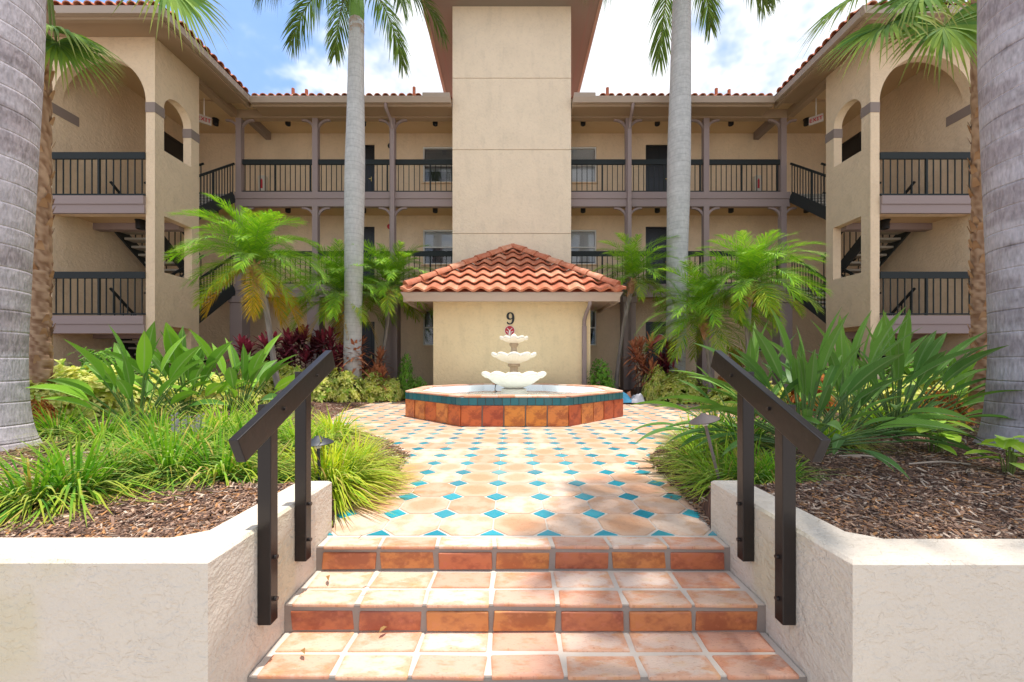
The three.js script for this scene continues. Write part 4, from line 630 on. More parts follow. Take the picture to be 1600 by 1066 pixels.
// royal palms
const royalFronds = [62, 45, 25, 5, -18].map((e, i) => frond({ el: (e * Math.PI) / 180, len: 3.3, bend: [1.5, 1.65, 1.6, 1.4, 1.1][i], leaflet: 0.62, n: 74, width: 0.036, c0: [0.075, 0.15, 0.03], c1: [0.17, 0.27, 0.045], seed: 200 + i, droop: 0.75, plumose: 0.5, rach: 0.03, tip: 0.2, start: 0.1 }));
const shaftMat = mat([0.16, 0.30, 0.045], 0.45);
function royalPalm(label, x, y, D, prof, shaft, lean, yaws) {
  const o = thing('royal_palm', label, 'palm tree', [x, y, -D]), top = prof.at(-1)[0], [lx, lz] = lean(top);
  mesh('trunk', trunkGeo(prof, lean, 48, null, D < 6 ? 420 : 160, (y, i) => { const k = y / 0.155, f = k - Math.floor(k), a = (i / 48) * 6.283, n = 1 + 0.012 * Math.sin(a * 2 + y * 0.9) + 0.008 * Math.sin(a * 3 - y * 1.7); return n + (hash(Math.floor(k), 3, 9) > 0.35 ? 0.004 * Math.exp(-f * 5) * (0.4 + hash(Math.floor(k), 1, 9)) : 0) * (D < 6 ? 1 : 0.4); }), D < 6 ? M.bark : M.barkPale, o);
  const sr = prof.at(-1)[1];
  mesh('crownshaft', trunkGeo([[top - 0.02, sr * 0.95], [top + 0.3, sr * 1.05], [top + shaft * 0.7, sr * 0.7], [top + shaft, sr * 0.4]], () => [lx, lz], 24), shaftMat, o);
  const ring = new Leaves(), r = rng(Math.round(x * 100) + 9999); for (let k = 0; k < 26; k++) { const a = r() * 6.28, b = a + 0.5 + r(), y0 = top - 0.02 - 0.42 * r() * (k > 8 ? 1 : 0.4), pts = [0, 0.33, 0.66, 1].map((t) => V(lx + Math.cos(lerp(a, b, t)) * sr * 1.04, y0 - 0.05 * t + 0.03 * r(), lz + Math.sin(lerp(a, b, t)) * sr * 1.04)); ring.strip(pts, () => V(0, 1, 0), () => 0.03 + 0.05 * r(), () => mixc([0.33, 0.24, 0.17], [0.5, 0.42, 0.36], r())); }
  mesh('old_leaf_scar', ring.build(), M.fibre, o);
  yaws.forEach(([yaw, k], i) => { const f = mesh('frond', royalFronds[k], M.leaf, o); f.position.set(lx, top + shaft - 0.12, lz); f.scale.setScalar(D > 6 ? (x > 0 ? 1.06 : 0.88) : x > 0 && i > 8 ? 1.3 : 1); f.rotation.y = yaw; f.rotation.z = 0; });
}
const ringYaws = (n, off) => Array.from({ length: n }, (_, i) => [off + i * 2.399, i % 5]);
royalPalm('thick pale grey palm trunk at the left edge of the picture', -4.60, 0.20, 3.3, [[0, 0.40], [0.1, 0.35], [0.3, 0.305], [0.8, 0.285], [1.6, 0.315], [2.6, 0.365], [4, 0.415], [6, 0.40], [9.3, 0.24]], 1.5, (y) => [-0.012 * y, 0], [[-1.57, 1], [-2.3, 2], [-0.9, 2], [3.0, 1], [-1.9, 0], [-1.2, 3], [-2.7, 3]]);
royalPalm('thick mottled grey palm trunk at the right edge of the picture', 4.69, 0.20, 3.3, [[0, 0.52], [0.1, 0.455], [0.32, 0.415], [0.8, 0.385], [1.6, 0.385], [2.6, 0.40], [4, 0.42], [6, 0.40], [9.3, 0.25]], 1.5, (y) => [-0.006 * y, 0], [...ringYaws(9, 1.3), [-1.35, 2], [-1.15, 1], [-1.55, 3]]);
royalPalm('slim grey palm left of the tower with green crownshaft at top', wx(556, 10.4), 0.05, 10.4, [[0, 0.31], [0.3, 0.255], [2, 0.225], [4, 0.245], [6, 0.26], [8, 0.22], [10.25, 0.19]], 1.5, (y) => [-0.10 + 0.012 * y, 0],
  [[-1.25, 3], [-0.75, 4], [-1.9, 3], [-2.5, 2], [0.95, 4], [2.1, 2], [0.15, 3], [2.9, 2], [-0.4, 1], [3.6, 0]]);
royalPalm('slim grey palm right of the tower leaning slightly, crown above view', wx(1054, 11.2), 0.05, 11.2, [[0, 0.36], [0.3, 0.30], [2.2, 0.272], [4.5, 0.295], [6.8, 0.322], [9, 0.288], [12.1, 0.24]], 1.6, (y) => [0.018 * y, 0],
  [[-1.0, 4], [1.3, 4], [1.0, 3], [-1.6, 3], [1.75, 3], [-2.2, 2], [2.4, 2], [0.1, 3], [3.0, 3], [0.7, 1], [3.6, 0], [1.5, 2], [1.62, 3]]);

// fan palms
function fanLeaf(L, from, hub, axis, len, seed, n = 58) {
  const r = rng(seed), g0 = [0.10, 0.25, 0.06], g1 = [0.36, 0.52, 0.06], mid = from.clone().lerp(hub, 0.55).add(V(0, 0.18 * from.distanceTo(hub), 0)), petiole = new THREE.CatmullRomCurve3([from, mid, hub]).getPoints(10);
  L.tube(petiole, (k) => 0.02 - 0.0008 * k, 5, () => [0.22, 0.27, 0.06]);
  const A = axis.clone().normalize(), S = A.clone().cross(V(0, 1, 0.15)).normalize(), Nn = S.clone().cross(A).normalize();
  for (let i = 0; i < n; i++) {
    const ph = lerp(-2.35, 2.35, (i + 0.5) / n), l = len * (0.78 + 0.22 * Math.cos(ph * 0.55)) * (0.92 + 0.16 * r()), d = A.clone().multiplyScalar(Math.cos(ph)).addScaledVector(S, Math.sin(ph)).addScaledVector(Nn, 0.22 + 0.1 * (r() - 0.5)).normalize(), side = d.clone().cross(Nn).normalize(), dr = 0.36 + 0.4 * r(), col = mixc(g0, g1, r() * 0.8 + (Nn.y > 0 ? 0.1 : 0));
    const c = [0, 0.2, 0.42, 0.62, 0.82, 1].map((t) => hub.clone().addScaledVector(d, l * t).add(V(0, -dr * l * Math.max(0, t - 0.25) ** 2 * 1.5, 0)));
    L.strip(c, () => side.clone().addScaledVector(Nn, i % 2 ? 0.35 : -0.35), (k) => [0.006, 0.045, 0.055, 0.035, 0.016, 0][k] * (len / 0.85), (k) => (k > 3 ? mixc(col, [0.42, 0.34, 0.10], 0.5) : col));
  }
}
function fanPalm(label, x, D, topY, hubs, rad) {
  const y = bed(x, D), o = thing('fan_palm', label, 'palm tree', [x, y, -D]), r = rng(Math.round(D * 50 + x)), h = topY - y, crown = V(0, h, 0);
  mesh('trunk', trunkGeo([[0, rad * 1.5], [0.5, rad * 1.15], [2, rad], [h, rad]], () => [0, 0], 18, (yy, i) => { const v = hash(Math.floor(yy * 22), i, 3); return [...mixc([0.22, 0.11, 0.055], [0.48, 0.31, 0.19], v), 0.9 + 0.2 * v]; }, 260), M.fibre, o);
  const b = new Leaves(); for (let k = 0; k < 150; k++) { const a = r() * 6.28, t = r(), yy = t < 0.2 ? r() * 1.2 : h - (h - 1.2) * r() ** 1.6, p = V(Math.cos(a) * rad * 0.95, yy, Math.sin(a) * rad * 0.95), q = p.clone().add(V(Math.cos(a) * 0.035, 0.11, Math.sin(a) * 0.035)), s = V(-Math.sin(a), 0, Math.cos(a)); b.strip([p, p.clone().lerp(q, 0.5), q], () => s, (i) => [0.08, 0.06, 0.03][i], () => mixc([0.28, 0.13, 0.05], [0.5, 0.3, 0.16], r())); }
  mesh('leaf_base', b.build(), M.fibre, o).userData.kind = 'stuff';
  hubs.forEach(([hx, hy, hd, ax, ay, az, len], i) => { const L = new Leaves(); fanLeaf(L, crown.clone(), V(hx - x, hy - y, -hd + D), V(ax, ay, az), len, 900 + i + Math.round(D)); mesh('fan_leaf', L.build(), M.leaf, o); });
}
const H = (px, py, D, ax, ay, az, len) => [wx(px, D), wy(py, D), D, ax, ay, az, len];
fanPalm('fan palm with fibrous brown trunk behind the left palm trunk', wx(64, 5.0), 5.0, 6.3, [H(80, 48, 4.7, 0.75, -0.45, 0.45, 0.78), H(262, -22, 4.9, 0.35, -0.9, 0.2, 0.75), H(150, -70, 4.4, 0.5, -0.3, 0.7, 0.7), H(-40, -40, 5.6, -0.8, -0.4, -0.2, 0.8), H(20, -110, 5.8, -0.2, 0.2, -0.9, 0.8), H(100, -150, 5.0, 0.3, 0.8, 0.2, 0.8), H(-60, -90, 4.6, -0.7, 0.2, 0.6, 0.8), H(88, 66, 4.8, 0.45, -0.85, 0.3, 0.7)], 0.095);
fanPalm('fan palm with brown fibrous trunk behind the right palm trunk', wx(1534, 5.0), 5.0, 6.35, [H(1386, 40, 4.6, -0.62, -0.72, 0.35, 0.72), H(1474, 42, 4.5, -0.2, -0.95, 0.35, 0.72), H(1352, -12, 4.9, -0.75, -0.6, 0.1, 0.75), H(1437, -8, 4.4, -0.3, -0.85, 0.4, 0.62), H(1560, -60, 5.6, 0.5, -0.2, -0.5, 0.8), H(1600, -80, 4.6, 0.8, 0.1, 0.4, 0.8), H(1500, -160, 5.1, 0.0, 0.9, 0.1, 0.8), H(1420, -120, 5.5, -0.6, 0.3, -0.5, 0.8)], 0.095);

// feathery date palms in front of the building
const dateEl = [82, 64, 48, 32, 14, -8, -34, -62], dateFronds = dateEl.map((e, i) => frond({ el: (e * Math.PI) / 180, len: 1.45, bend: [1.35, 1.45, 1.5, 1.45, 1.3, 1.05, 0.75, 0.4][i], leaflet: 0.31, n: 60, width: 0.0115, c0: i > 5 ? [0.42, 0.28, 0.02] : [0.12, 0.36, 0.014], c1: i > 5 ? [0.78, 0.46, 0.02] : i > 4 ? [0.50, 0.52, 0.02] : [0.42, 0.66, 0.022], seed: 400 + i, droop: 0.28, rach: 0.007, lift: 0.3, start: 0.14 }));
function datePalm(label, cpx, cpy, bpx, D, size, n, seed, low = 2) {
  const r = rng(seed), x = wx(bpx, D), y = bed(x, D), o = thing('date_palm', label, 'palm tree', [x, y, -D]), top = wy(cpy, D) - y, dx = wx(cpx, D) - x;
  mesh('trunk', trunkGeo([[-0.05, 0.11], [0.2, 0.075], [top * 0.75, 0.065], [top - 0.3, 0.10], [top - 0.12, 0.13], [top, 0.06]], (yy) => [dx * (Math.max(0, yy) / top) ** 1.5, 0.05 * Math.sin(yy * 2)], 12, (yy, i) => { const v = hash(Math.floor(yy * 16), i, 5); return [...(yy > top - 0.4 ? mixc([0.33, 0.16, 0.07], [0.55, 0.33, 0.2], v) : mixc([0.18, 0.15, 0.13], [0.36, 0.31, 0.27], v)), 0.85 + 0.3 * v]; }), M.fibre, o);
  const b = new Leaves(); for (let k = 0; k < 50; k++) { const a = r() * 6.28, yy = top - 0.55 * r(), t = (yy / top) ** 1.5, p = V(dx * t + Math.cos(a) * 0.1, yy, Math.sin(a) * 0.1), q = p.clone().add(V(Math.cos(a) * 0.05, 0.10, Math.sin(a) * 0.05)); b.strip([p, q], () => V(-Math.sin(a), 0, Math.cos(a)), (i) => [0.05, 0.025][i], () => mixc([0.36, 0.17, 0.07], [0.58, 0.34, 0.2], r())); }
  mesh('leaf_base', b.build(), M.fibre, o).userData.kind = 'stuff';
  for (let i = 0; i < n; i++) { const t = i / (n - 1), k = Math.min(5 + (t > 0.92 ? low : 0), Math.floor(t ** 1.15 * 6.4)), f = mesh('frond', dateFronds[Math.min(k, 7)], M.leaf, o); f.position.set(dx, top, 0); f.rotation.set((r() - 0.5) * 0.25, i * 2.399 + (r() - 0.5) * 0.5, (r() - 0.5) * 0.25, 'YXZ'); f.scale.setScalar(size * (0.85 + 0.3 * r())); }
}
datePalm('largest feathery date palm, left of the others, arching over bird of paradise leaves', 396, 412, 437, 8.2, 1.0, 60, 51, 1);
datePalm('bushy date palm with yellow hanging fronds left of the slim palm', 536, 462, 548, 10.9, 1.15, 62, 52, 1);
datePalm('date palm behind the slim grey palm, beside the house roof', 612, 448, 596, 11.5, 1.1, 52, 53, 0);
datePalm('sparse leaning date palm with bare brown boots right of the house', 990, 436, 962, 11.5, 1.05, 38, 54, 0);
datePalm('low spreading date palm between two taller ones right of the house', 1100, 498, 1110, 9.8, 1.12, 54, 55, 0);
datePalm('tall date palm with orange-brown boots at the right stair wing', 1172, 446, 1166, 9.0, 1.04, 58, 56, 0);

// birds of paradise
function birdLeaf(el, lp, lb, w, bendy, roll, seed, dry, slim) {
  const r = rng(seed), L = new Leaves(), N = 11, base = dry ? [0.42, 0.36, 0.06] : mixc(slim ? [0.055, 0.17, 0.04] : [0.07, 0.22, 0.022], slim ? [0.19, 0.39, 0.045] : [0.28, 0.56, 0.03], r()), pts = [V(0, 0, 0)]; let p = V(0, 0, 0), a = el + 0.12;
  for (let i = 1; i <= 6; i++) { a -= 0.03; p = p.clone().add(V(0, Math.sin(a), Math.cos(a)).multiplyScalar(lp / 6)); pts.push(p); }
  L.tube(pts, (k) => 0.011 - 0.0009 * k, 5, () => mixc(base, [0.2, 0.27, 0.12], 0.5));
  const c = [p], ups = []; for (let i = 0; i < N; i++) { const T = V(0, Math.sin(a), Math.cos(a)); ups.push(V(0, Math.cos(a), -Math.sin(a))); if (i < N - 1) { p = p.clone().addScaledVector(T, lb / (N - 1)); c.push(p); a -= bendy / N; } }
  const S = (k) => V(1, 0, 0).multiplyScalar(Math.cos(roll)).addScaledVector(ups[k], Math.sin(roll)), U = (k) => ups[k].clone().multiplyScalar(Math.cos(roll)).addScaledVector(V(1, 0, 0), -Math.sin(roll)), W = [0.16, 0.55, 0.84, 0.98, 1, 0.97, 0.88, 0.72, 0.5, 0.25, 0.0];
  L.blade(c, S, U, (k) => w * W[k], 0.28 + 0.25 * r(), (k) => mixc(base, [0.2, 0.26, 0.06], k > 8 ? 0.4 : 0.02 * k), mixc(base, [0.34, 0.44, 0.18], 0.6));
  return L.build();
}
const birdMat = new THREE.MeshPhysicalMaterial({ color: 0xffffff, vertexColors: true, roughness: 0.92, clearcoat: 0.14, clearcoatRoughness: 0.3, specularIntensity: 0.4, side: THREE.DoubleSide, transmission: 0.32, thickness: 0, bumpMap: texture(64, 256, (u, v) => 0.5 + 0.5 * Math.sin((v + Math.abs(u - 0.5) * -0.12) * 2 * Math.PI * 34), 1, 1), bumpScale: 0.0012 });
const birdEl = [84, 74, 63, 52, 40, 27, 12, -4], birdWide = birdEl.map((e, i) => birdLeaf((e * Math.PI) / 180, 0.72 - 0.03 * i, 0.52, 0.128, 0.25 + 0.12 * i, (hash(i, 1, 1) - 0.5) * 1.2, 500 + i)), birdSlim = birdEl.map((e, i) => birdLeaf((e * Math.PI) / 180, 0.74 - 0.02 * i, 0.58, 0.092, 0.26 + 0.1 * i, (hash(i, 2, 2) - 0.5) * 1.4, 520 + i, false, true)), birdDry = birdLeaf(0.1, 0.4, 0.3, 0.08, 0.8, 0.4, 540, true), birdWorn = birdLeaf(0.5, 0.6, 0.45, 0.09, 1.5, 0.7, 541, true);
function birdPlant(label, px, D, n, set, size, seed, lowest = 5, extra = []) {
  const o = thing('bird_of_paradise', label, 'bird of paradise plant', at(px, D)), r = rng(seed);
  for (let i = 0; i < n; i++) { const k = Math.min(7, Math.floor((i / n) ** 0.9 * (lowest + 1))), f = mesh('leaf', i % 13 === 9 ? birdWorn : set[k], birdMat, o), a = i * 2.399 + r() * 0.9; f.position.set(Math.sin(a) * 0.05 * r(), 0, Math.cos(a) * 0.05 * r()); f.rotation.set(0, a, (r() - 0.5) * 0.3, 'YXZ'); f.scale.setScalar(size * (0.72 + 0.4 * r())); }
  for (const [k, yaw, sc, px0 = 0] of extra) { const f = mesh('leaf', k < 0 ? birdDry : set[k], birdMat, o); f.position.set(px0, 0, 0); f.rotation.y = yaw; f.scale.setScalar(sc); }
}
birdPlant('broad-leaved bird of paradise with upright paddle leaves, nearest the left palm trunk', 216, 4.15, 28, birdWide, 0.93, 61, 4, [[4, -1.5, 1.0], [4, -1.2, 0.9], [3, 1.5, 1.0], [5, 1.7, 0.9], [-1, -1.2, 1]]);
birdPlant('bird of paradise clump in front of the left stair wing pier', 292, 4.9, 30, birdWide, 1.02, 62, 4, [[1, 0.3, 1.1]]);
birdPlant('bird of paradise with leaves reaching behind the left handrail', 372, 5.0, 26, birdWide, 0.95, 63, 5, [[3, 1.4, 1.1], [4, 1.6, 1.05], [3, 1.0, 1.0]]);
birdPlant('large bird of paradise clump leaning over the right handrail', 1258, 3.25, 60, birdSlim, 0.86, 64, 6, [[4, -1.55, 1.0], [5, -1.5, 0.95], [3, -1.3, 0.95], [6, -1.5, 0.85], [6, 1.5, 1.0], [6, 1.3, 1.0], [7, 1.2, 0.9], [7, 0.9, 0.9], [6, 1.0, 0.95], [7, 0.5, 0.8], [7, 0.2, 0.8], [7, -0.4, 0.7], [5, -1.75, 1.1], [4, -1.9, 1.05], [6, -1.65, 1.0], [5, -1.3, 0.95], [3, -1.7, 1.05], [7, -1.9, 1.0], [6, -2.1, 1.05], [7, -1.4, 0.8]]);
birdPlant('bird of paradise clump beside the right palm trunk with slanting leaves', 1400, 4.0, 44, birdSlim, 0.92, 65, 6, [[2, 1.2, 1.0], [3, 1.5, 1.1], [4, 1.6, 1.1], [5, 1.4, 1.0], [1, -0.6, 1.05], [2, 1.9, 1.05]]);
birdPlant('upright bird of paradise in front of the right stair wing', 1345, 4.9, 20, birdSlim, 1.0, 66, 4);
birdPlant('bird of paradise at far right with broad leaves before the palm trunk', 1480, 4.8, 14, birdWide, 0.9, 67, 4);
birdPlant('slim-leaved bird of paradise between the two largest right clumps', 1318, 3.7, 34, birdSlim, 0.92, 68, 6);
birdPlant('bird of paradise with striped leaves arching over the path light at right', 1165, 3.7, 16, birdSlim, 0.85, 69, 6, [[5, -1.6, 1.0], [6, -1.4, 1.0], [6, -1.9, 0.95]]);

// strap-leaved grass clumps
function grassGeo(n, len, w, seed, pal, spread = 1) {
  const r = rng(seed), L = new Leaves();
  for (let i = 0; i < n; i++) {
    const a = r() * 6.283, q0 = r() ** (0.7 / spread), el = lerp(1.45, 0.42, q0), l = len * 1.28 * (0.62 + 0.55 * r()), d = dir(el, a), s = V(Math.cos(a), 0, -Math.sin(a)), b = V(Math.sin(a), 0, Math.cos(a)).multiplyScalar(0.11 * spread * Math.sqrt(r())), sag = (0.75 + 0.8 * r()) * Math.cos(el) ** 0.55, tw = (r() - 0.5) * 0.8, q = r(), col = q < 0.05 + 0.12 * q0 ? mixc([0.55, 0.42, 0.05], [0.62, 0.44, 0.18], r()) : mixc(mixc(pal[0], pal[1], r()), [0.50, 0.52, 0.03], r() < q0 * 0.55 ? 0.6 : 0);
    const c = [0, 0.18, 0.38, 0.58, 0.79, 1].map((t) => b.clone().addScaledVector(d, l * t).add(V(0, -sag * l * t * t * 0.72, 0)).addScaledVector(V(Math.sin(a), 0, Math.cos(a)), 0.12 * l * t * t).add(V(tw * 0.05 * t * t, 0, 0)));
    c.forEach((p) => { if (p.y < 0.006) p.y = 0.006 + 0.012 * r(); });
    L.strip(c, () => s, (k) => [0.75, 1, 1, 0.9, 0.6, 0][k] * w * (0.8 + 0.4 * ((i % 7) / 7)), (k) => (k > 3 ? mixc(col, [0.5, 0.42, 0.08], 0.35) : k < 1 ? mixc(col, [0.3, 0.32, 0.1], 0.4) : col));
  }
  return L.build();
}
const gGreen = [0, 1, 2].map((k) => grassGeo(360, 0.46, 0.0115, 600 + k, [[0.065, 0.25, 0.008], [0.28, 0.54, 0.016]])), gBright = [0, 1].map((k) => grassGeo(520, 0.44, 0.011, 610 + k, [[0.22, 0.48, 0.010], [0.68, 0.72, 0.022]], 1.1)), gFine = [0, 1].map((k) => grassGeo(380, 0.38, 0.008, 620 + k, [[0.15, 0.42, 0.012], [0.44, 0.64, 0.03]]));
const clumps = [
  [52, 2.0, 0, 0.80, 'green strap-leaf grass clump at the left picture edge by the planter wall'], [120, 2.15, 1, 0.92, 'arching green grass clump in front, right below the left palm trunk'], [180, 2.4, 2, 0.70, 'smaller grass clump leaning right of the front left clump'],
  [262, 2.55, 1, 0.95, 'broad dark green grass clump in the middle of the left bed'], [345, 2.6, 0, 1.0, 'tall green grass clump beside the left handrail end'], [402, 2.72, 2, 0.92, 'grass clump directly behind the left handrail posts'], [225, 2.85, 0, 0.9, 'grass clump in second row below the upright paddle leaves'], [310, 3.05, 2, 1.0, 'grass clump in second row with pale flower spikes near'], [392, 3.2, 1, 1.0, 'light green grass clump in second row behind the left rail'],
  [520, 2.92, 3, 1.06, 'bright yellow-green grass mound spilling over the path beside left handrail'], [505, 3.0, 4, 1.15, 'yellow-green grass mound behind the dark path light'], [556, 3.4, 3, 0.92, 'yellow-green grass at the edge of the path, farther back'], [470, 3.5, 5, 1.1, 'fine light green tuft behind the left handrail'], [420, 3.9, 6, 1.2, 'fine light green tuft below the paddle leaves'], [160, 3.5, 0, 0.95, 'dark green grass right of the left palm trunk'], [90, 3.9, 2, 0.95, 'shaded grass clump tucked behind the left palm trunk'], [350, 4.0, 5, 1.2, 'fine grass tuft under the middle paddle leaves'], [520, 4.1, 4, 1.0, 'yellow-green tuft where the path widens at left'], [250, 3.6, 1, 0.9, 'grass clump at the foot of the upright paddle leaves'],
  [1128, 2.95, 6, 1.0, 'fresh green grass clump around the tilted path light'], [1172, 2.85, 0, 0.92, 'grass clump behind the right handrail posts'], [1100, 3.4, 5, 1.05, 'light grass clump at the right edge of the path'], [1160, 3.6, 1, 1.0, 'grass clump under the long leaves right of the path'], [1085, 4.1, 6, 1.1, 'fine grass at the bend of the right path edge'], [1215, 2.7, 2, 0.75, 'low grass clump beneath the right handrail end'], [1120, 4.6, 0, 1.1, 'grass clump far along the right path edge'], [1300, 3.5, 5, 0.9, 'pale fine grass among the large right leaves'], [1440, 4.4, 6, 1.0, 'sunlit pale grass in front of the yellow shrub at right'], [1370, 4.6, 5, 1.0, 'pale grass tuft between the two right leaf clumps'],
];
const gAll = [...gGreen, ...gBright, ...gFine];
clumps.forEach(([px, D, k, s, label], i) => { const o = thing('grass_clump', label, 'grass clump', at(px, D)); mesh('blades', gAll[k], M.leaf, o); place(o, ...at(px, D), i * 1.7, s * 1.03); });
{ const o = thing('flower_spikes', 'pale lilac flower spikes in the grass left of the handrail', 'flowers', at(285, 2.75)), L = new Leaves(), r = rng(71); for (let k = 0; k < 6; k++) { const x = (r() - 0.5) * 0.3, z = (r() - 0.5) * 0.2, h = 0.32 + 0.1 * r(); for (let j = 0; j < 26; j++) { const a = r() * 6.28, y = h - 0.12 * r(), p = V(x + Math.cos(a) * 0.008, y, z + Math.sin(a) * 0.008), q = p.clone().add(V(Math.cos(a) * 0.012, 0.004, Math.sin(a) * 0.012)); L.strip([p, q], () => V(0, 1, 0), () => 0.009, () => [0.5, 0.45, 0.5]); } L.tube([V(x, 0, z), V(x, h, z)], () => 0.002, 4, () => [0.2, 0.25, 0.1]); } mesh('spikes', L.build(), M.leaf, o); }

// shrubs
function shrubGeo(R, h, n, seed, leafFn) { const r = rng(seed), L = new Leaves(); for (let i = 0; i < n; i++) { const a = r() * 6.283, v = r() ** 0.6, lump = 0.82 + 0.28 * vnoise(a * 1.3, v * 3, 8, 8, seed), rad = 0.55 + 0.45 * Math.sqrt(r()), th = Math.asin(0.02 + 0.97 * r()), p = V(Math.cos(a) * Math.cos(th) * R * rad * lump, Math.max(0.04, Math.sin(th) * h * rad * lump), Math.sin(a) * Math.cos(th) * R * rad * lump), out = V(p.x / R, p.y / h + 0.35, p.z / R).normalize(); leafFn(L, p, out, r); } return L.build(); }
const whorl = (cols, len, w, m) => (L, p, out, r) => { const s0 = V(out.z, 0.2, -out.x).normalize(), s1 = out.clone().cross(s0).normalize(), tint = r(); for (let j = 0; j < m; j++) { const b = (j / m) * 6.283 + r(), d = s0.clone().multiplyScalar(Math.cos(b)).addScaledVector(s1, Math.sin(b)).addScaledVector(out, 0.35).normalize(), side = d.clone().cross(out).normalize(), l = len * (0.7 + 0.5 * r()), pts = [0, 0.3, 0.7, 1].map((t) => p.clone().addScaledVector(d, l * t).addScaledVector(out, -0.3 * l * t * t)); const g = mixc(cols[0], cols[1], tint), ed = r() < 0.75 ? cols[2] : g; L.strip(pts, () => side, (k) => [0.3, 1, 0.85, 0][k] * w, (k) => (k === 1 ? g : mixc(g, ed, 0.75))); } };
const varieg = [[0.22, 0.42, 0.03], [0.68, 0.66, 0.08], [0.95, 0.88, 0.32]], gVar = [0, 1, 2].map((k) => shrubGeo(0.5, 0.62, 270, 700 + k, whorl(varieg, 0.112, 0.044, 7))), gGrn = [0, 1].map((k) => shrubGeo(0.45, 0.8, 620, 710 + k, whorl([[0.07, 0.21, 0.02], [0.19, 0.42, 0.04], [0.28, 0.50, 0.05]], 0.055, 0.026, 5))), gCro = [0, 1].map((k) => shrubGeo(0.42, 0.55, 220, 720 + k, whorl([[0.20, 0.03, 0.015], [0.5, 0.14, 0.02], [0.65, 0.30, 0.03]], 0.12, 0.035, 6)));
const shrubs = [
  ['variegated_shrub', gVar, 452, 9.0, 1.1, 1.35, 'yellow and green variegated shrub at the left end of the hedge'], ['variegated_shrub', gVar, 492, 9.4, 1.1, 1.25, 'variegated shrub under the upper end of the left handrail'], ['variegated_shrub', gVar, 535, 9.95, 1.1, 1.35, 'variegated shrub in the middle of the hedge below the red plants'], ['variegated_shrub', gVar, 578, 10.5, 1.1, 1.35, 'variegated shrub below the bronze leaves in the hedge'], ['variegated_shrub', gVar, 610, 10.6, 0.8, 1.05, 'small variegated shrub at the right end of the hedge'], ['variegated_shrub', gVar, 412, 8.4, 1.05, 1.2, 'variegated shrub seen between the left paddle leaves'], ['variegated_shrub', gVar, 372, 7.4, 1.0, 1.2, 'variegated shrub behind the left rail paddle leaves'],
  ['variegated_shrub', gVar, 80, 5.6, 1.15, 1.3, 'variegated shrub touching the left palm trunk'], ['variegated_shrub', gVar, 128, 5.3, 1.1, 1.15, 'pale variegated shrub second from the left palm trunk'], ['variegated_shrub', gVar, 165, 5.9, 1.15, 1.25, 'variegated shrub behind the upright paddle leaves at left'], ['variegated_shrub', gVar, 60, 4.8, 0.9, 0.9, 'low variegated shrub half hidden by the left palm trunk'], ['variegated_shrub', gVar, 250, 6.4, 1.1, 1.15, 'variegated shrub in front of the left stair pier'], ['variegated_shrub', gVar, 320, 6.8, 1.1, 1.1, 'variegated shrub in the gap between left leaf clumps'],
  ['variegated_shrub', gVar, 1060, 10.3, 1.4, 1.35, 'bright yellow rounded shrub right of the fountain'], ['variegated_shrub', gVar, 1024, 10.5, 0.75, 1.55, 'upright yellow-green shrub beside the bronze plant right of fountain'], ['variegated_shrub', gVar, 1098, 10.2, 0.7, 0.75, 'low yellow shrub at right of the rounded yellow one'], ['variegated_shrub', gVar, 1130, 8.6, 1.0, 1.0, 'yellow shrub behind the upper end of the right handrail'], ['variegated_shrub', gVar, 1200, 7.6, 1.0, 1.0, 'variegated shrub behind the right paddle leaves'],
  ['variegated_shrub', gVar, 1425, 5.9, 1.2, 1.0, 'bright yellow shrub left of the right palm trunk'], ['variegated_shrub', gVar, 1490, 5.6, 1.25, 1.1, 'bright yellow shrub touching the right palm trunk'], ['variegated_shrub', gVar, 1350, 6.4, 1.0, 0.9, 'yellow shrub glimpsed between the large right leaves'],
  ['green_shrub', gGrn, 634, 10.9, 0.62, 1.65, 'clipped green shrub left of the small house'], ['green_shrub', gGrn, 652, 10.55, 0.85, 0.85, 'dark low green shrub at the left corner of the house'], ['green_shrub', gGrn, 938, 10.55, 0.95, 1.45, 'fresh green shrub against the right corner of the house'], ['green_shrub', gGrn, 1290, 8.0, 1.3, 1.1, 'dark green shrub at the foot of the right stair wing'], ['green_shrub', gGrn, 158, 7.4, 1.4, 1.45, 'green shrub below the left stair landing'], ['green_shrub', gGrn, 1430, 8.2, 1.6, 1.3, 'dark green shrub below the right stair landing'], ['green_shrub', gGrn, 250, 8.4, 1.4, 1.2, 'green shrub at the foot of the left stair pier'],
  ['croton', gCro, 1268, 6.7, 0.9, 1.35, 'orange-red croton behind the right clump of long leaves'], ['croton', gCro, 1470, 4.9, 0.7, 0.75, 'low orange croton in front of the yellow shrub at right'], ['croton', gCro, 1450, 4.55, 0.5, 0.5, 'small red croton near the right palm trunk'], ['croton', gCro, 62, 4.4, 0.35, 0.6, 'small orange croton beside the left palm trunk'], ['croton', gCro, 1130, 9.7, 0.6, 1.5, 'orange croton above the end of the right handrail'],
];
shrubs.forEach(([name, set, px, D, s, sy, label], i) => { const o = thing(name, label, name === 'croton' ? 'croton' : 'shrub'); mesh('foliage', set[i % set.length], M.leaf, o); place(o, ...at(px, D), i * 1.3); o.scale.set(s, sy, s); });

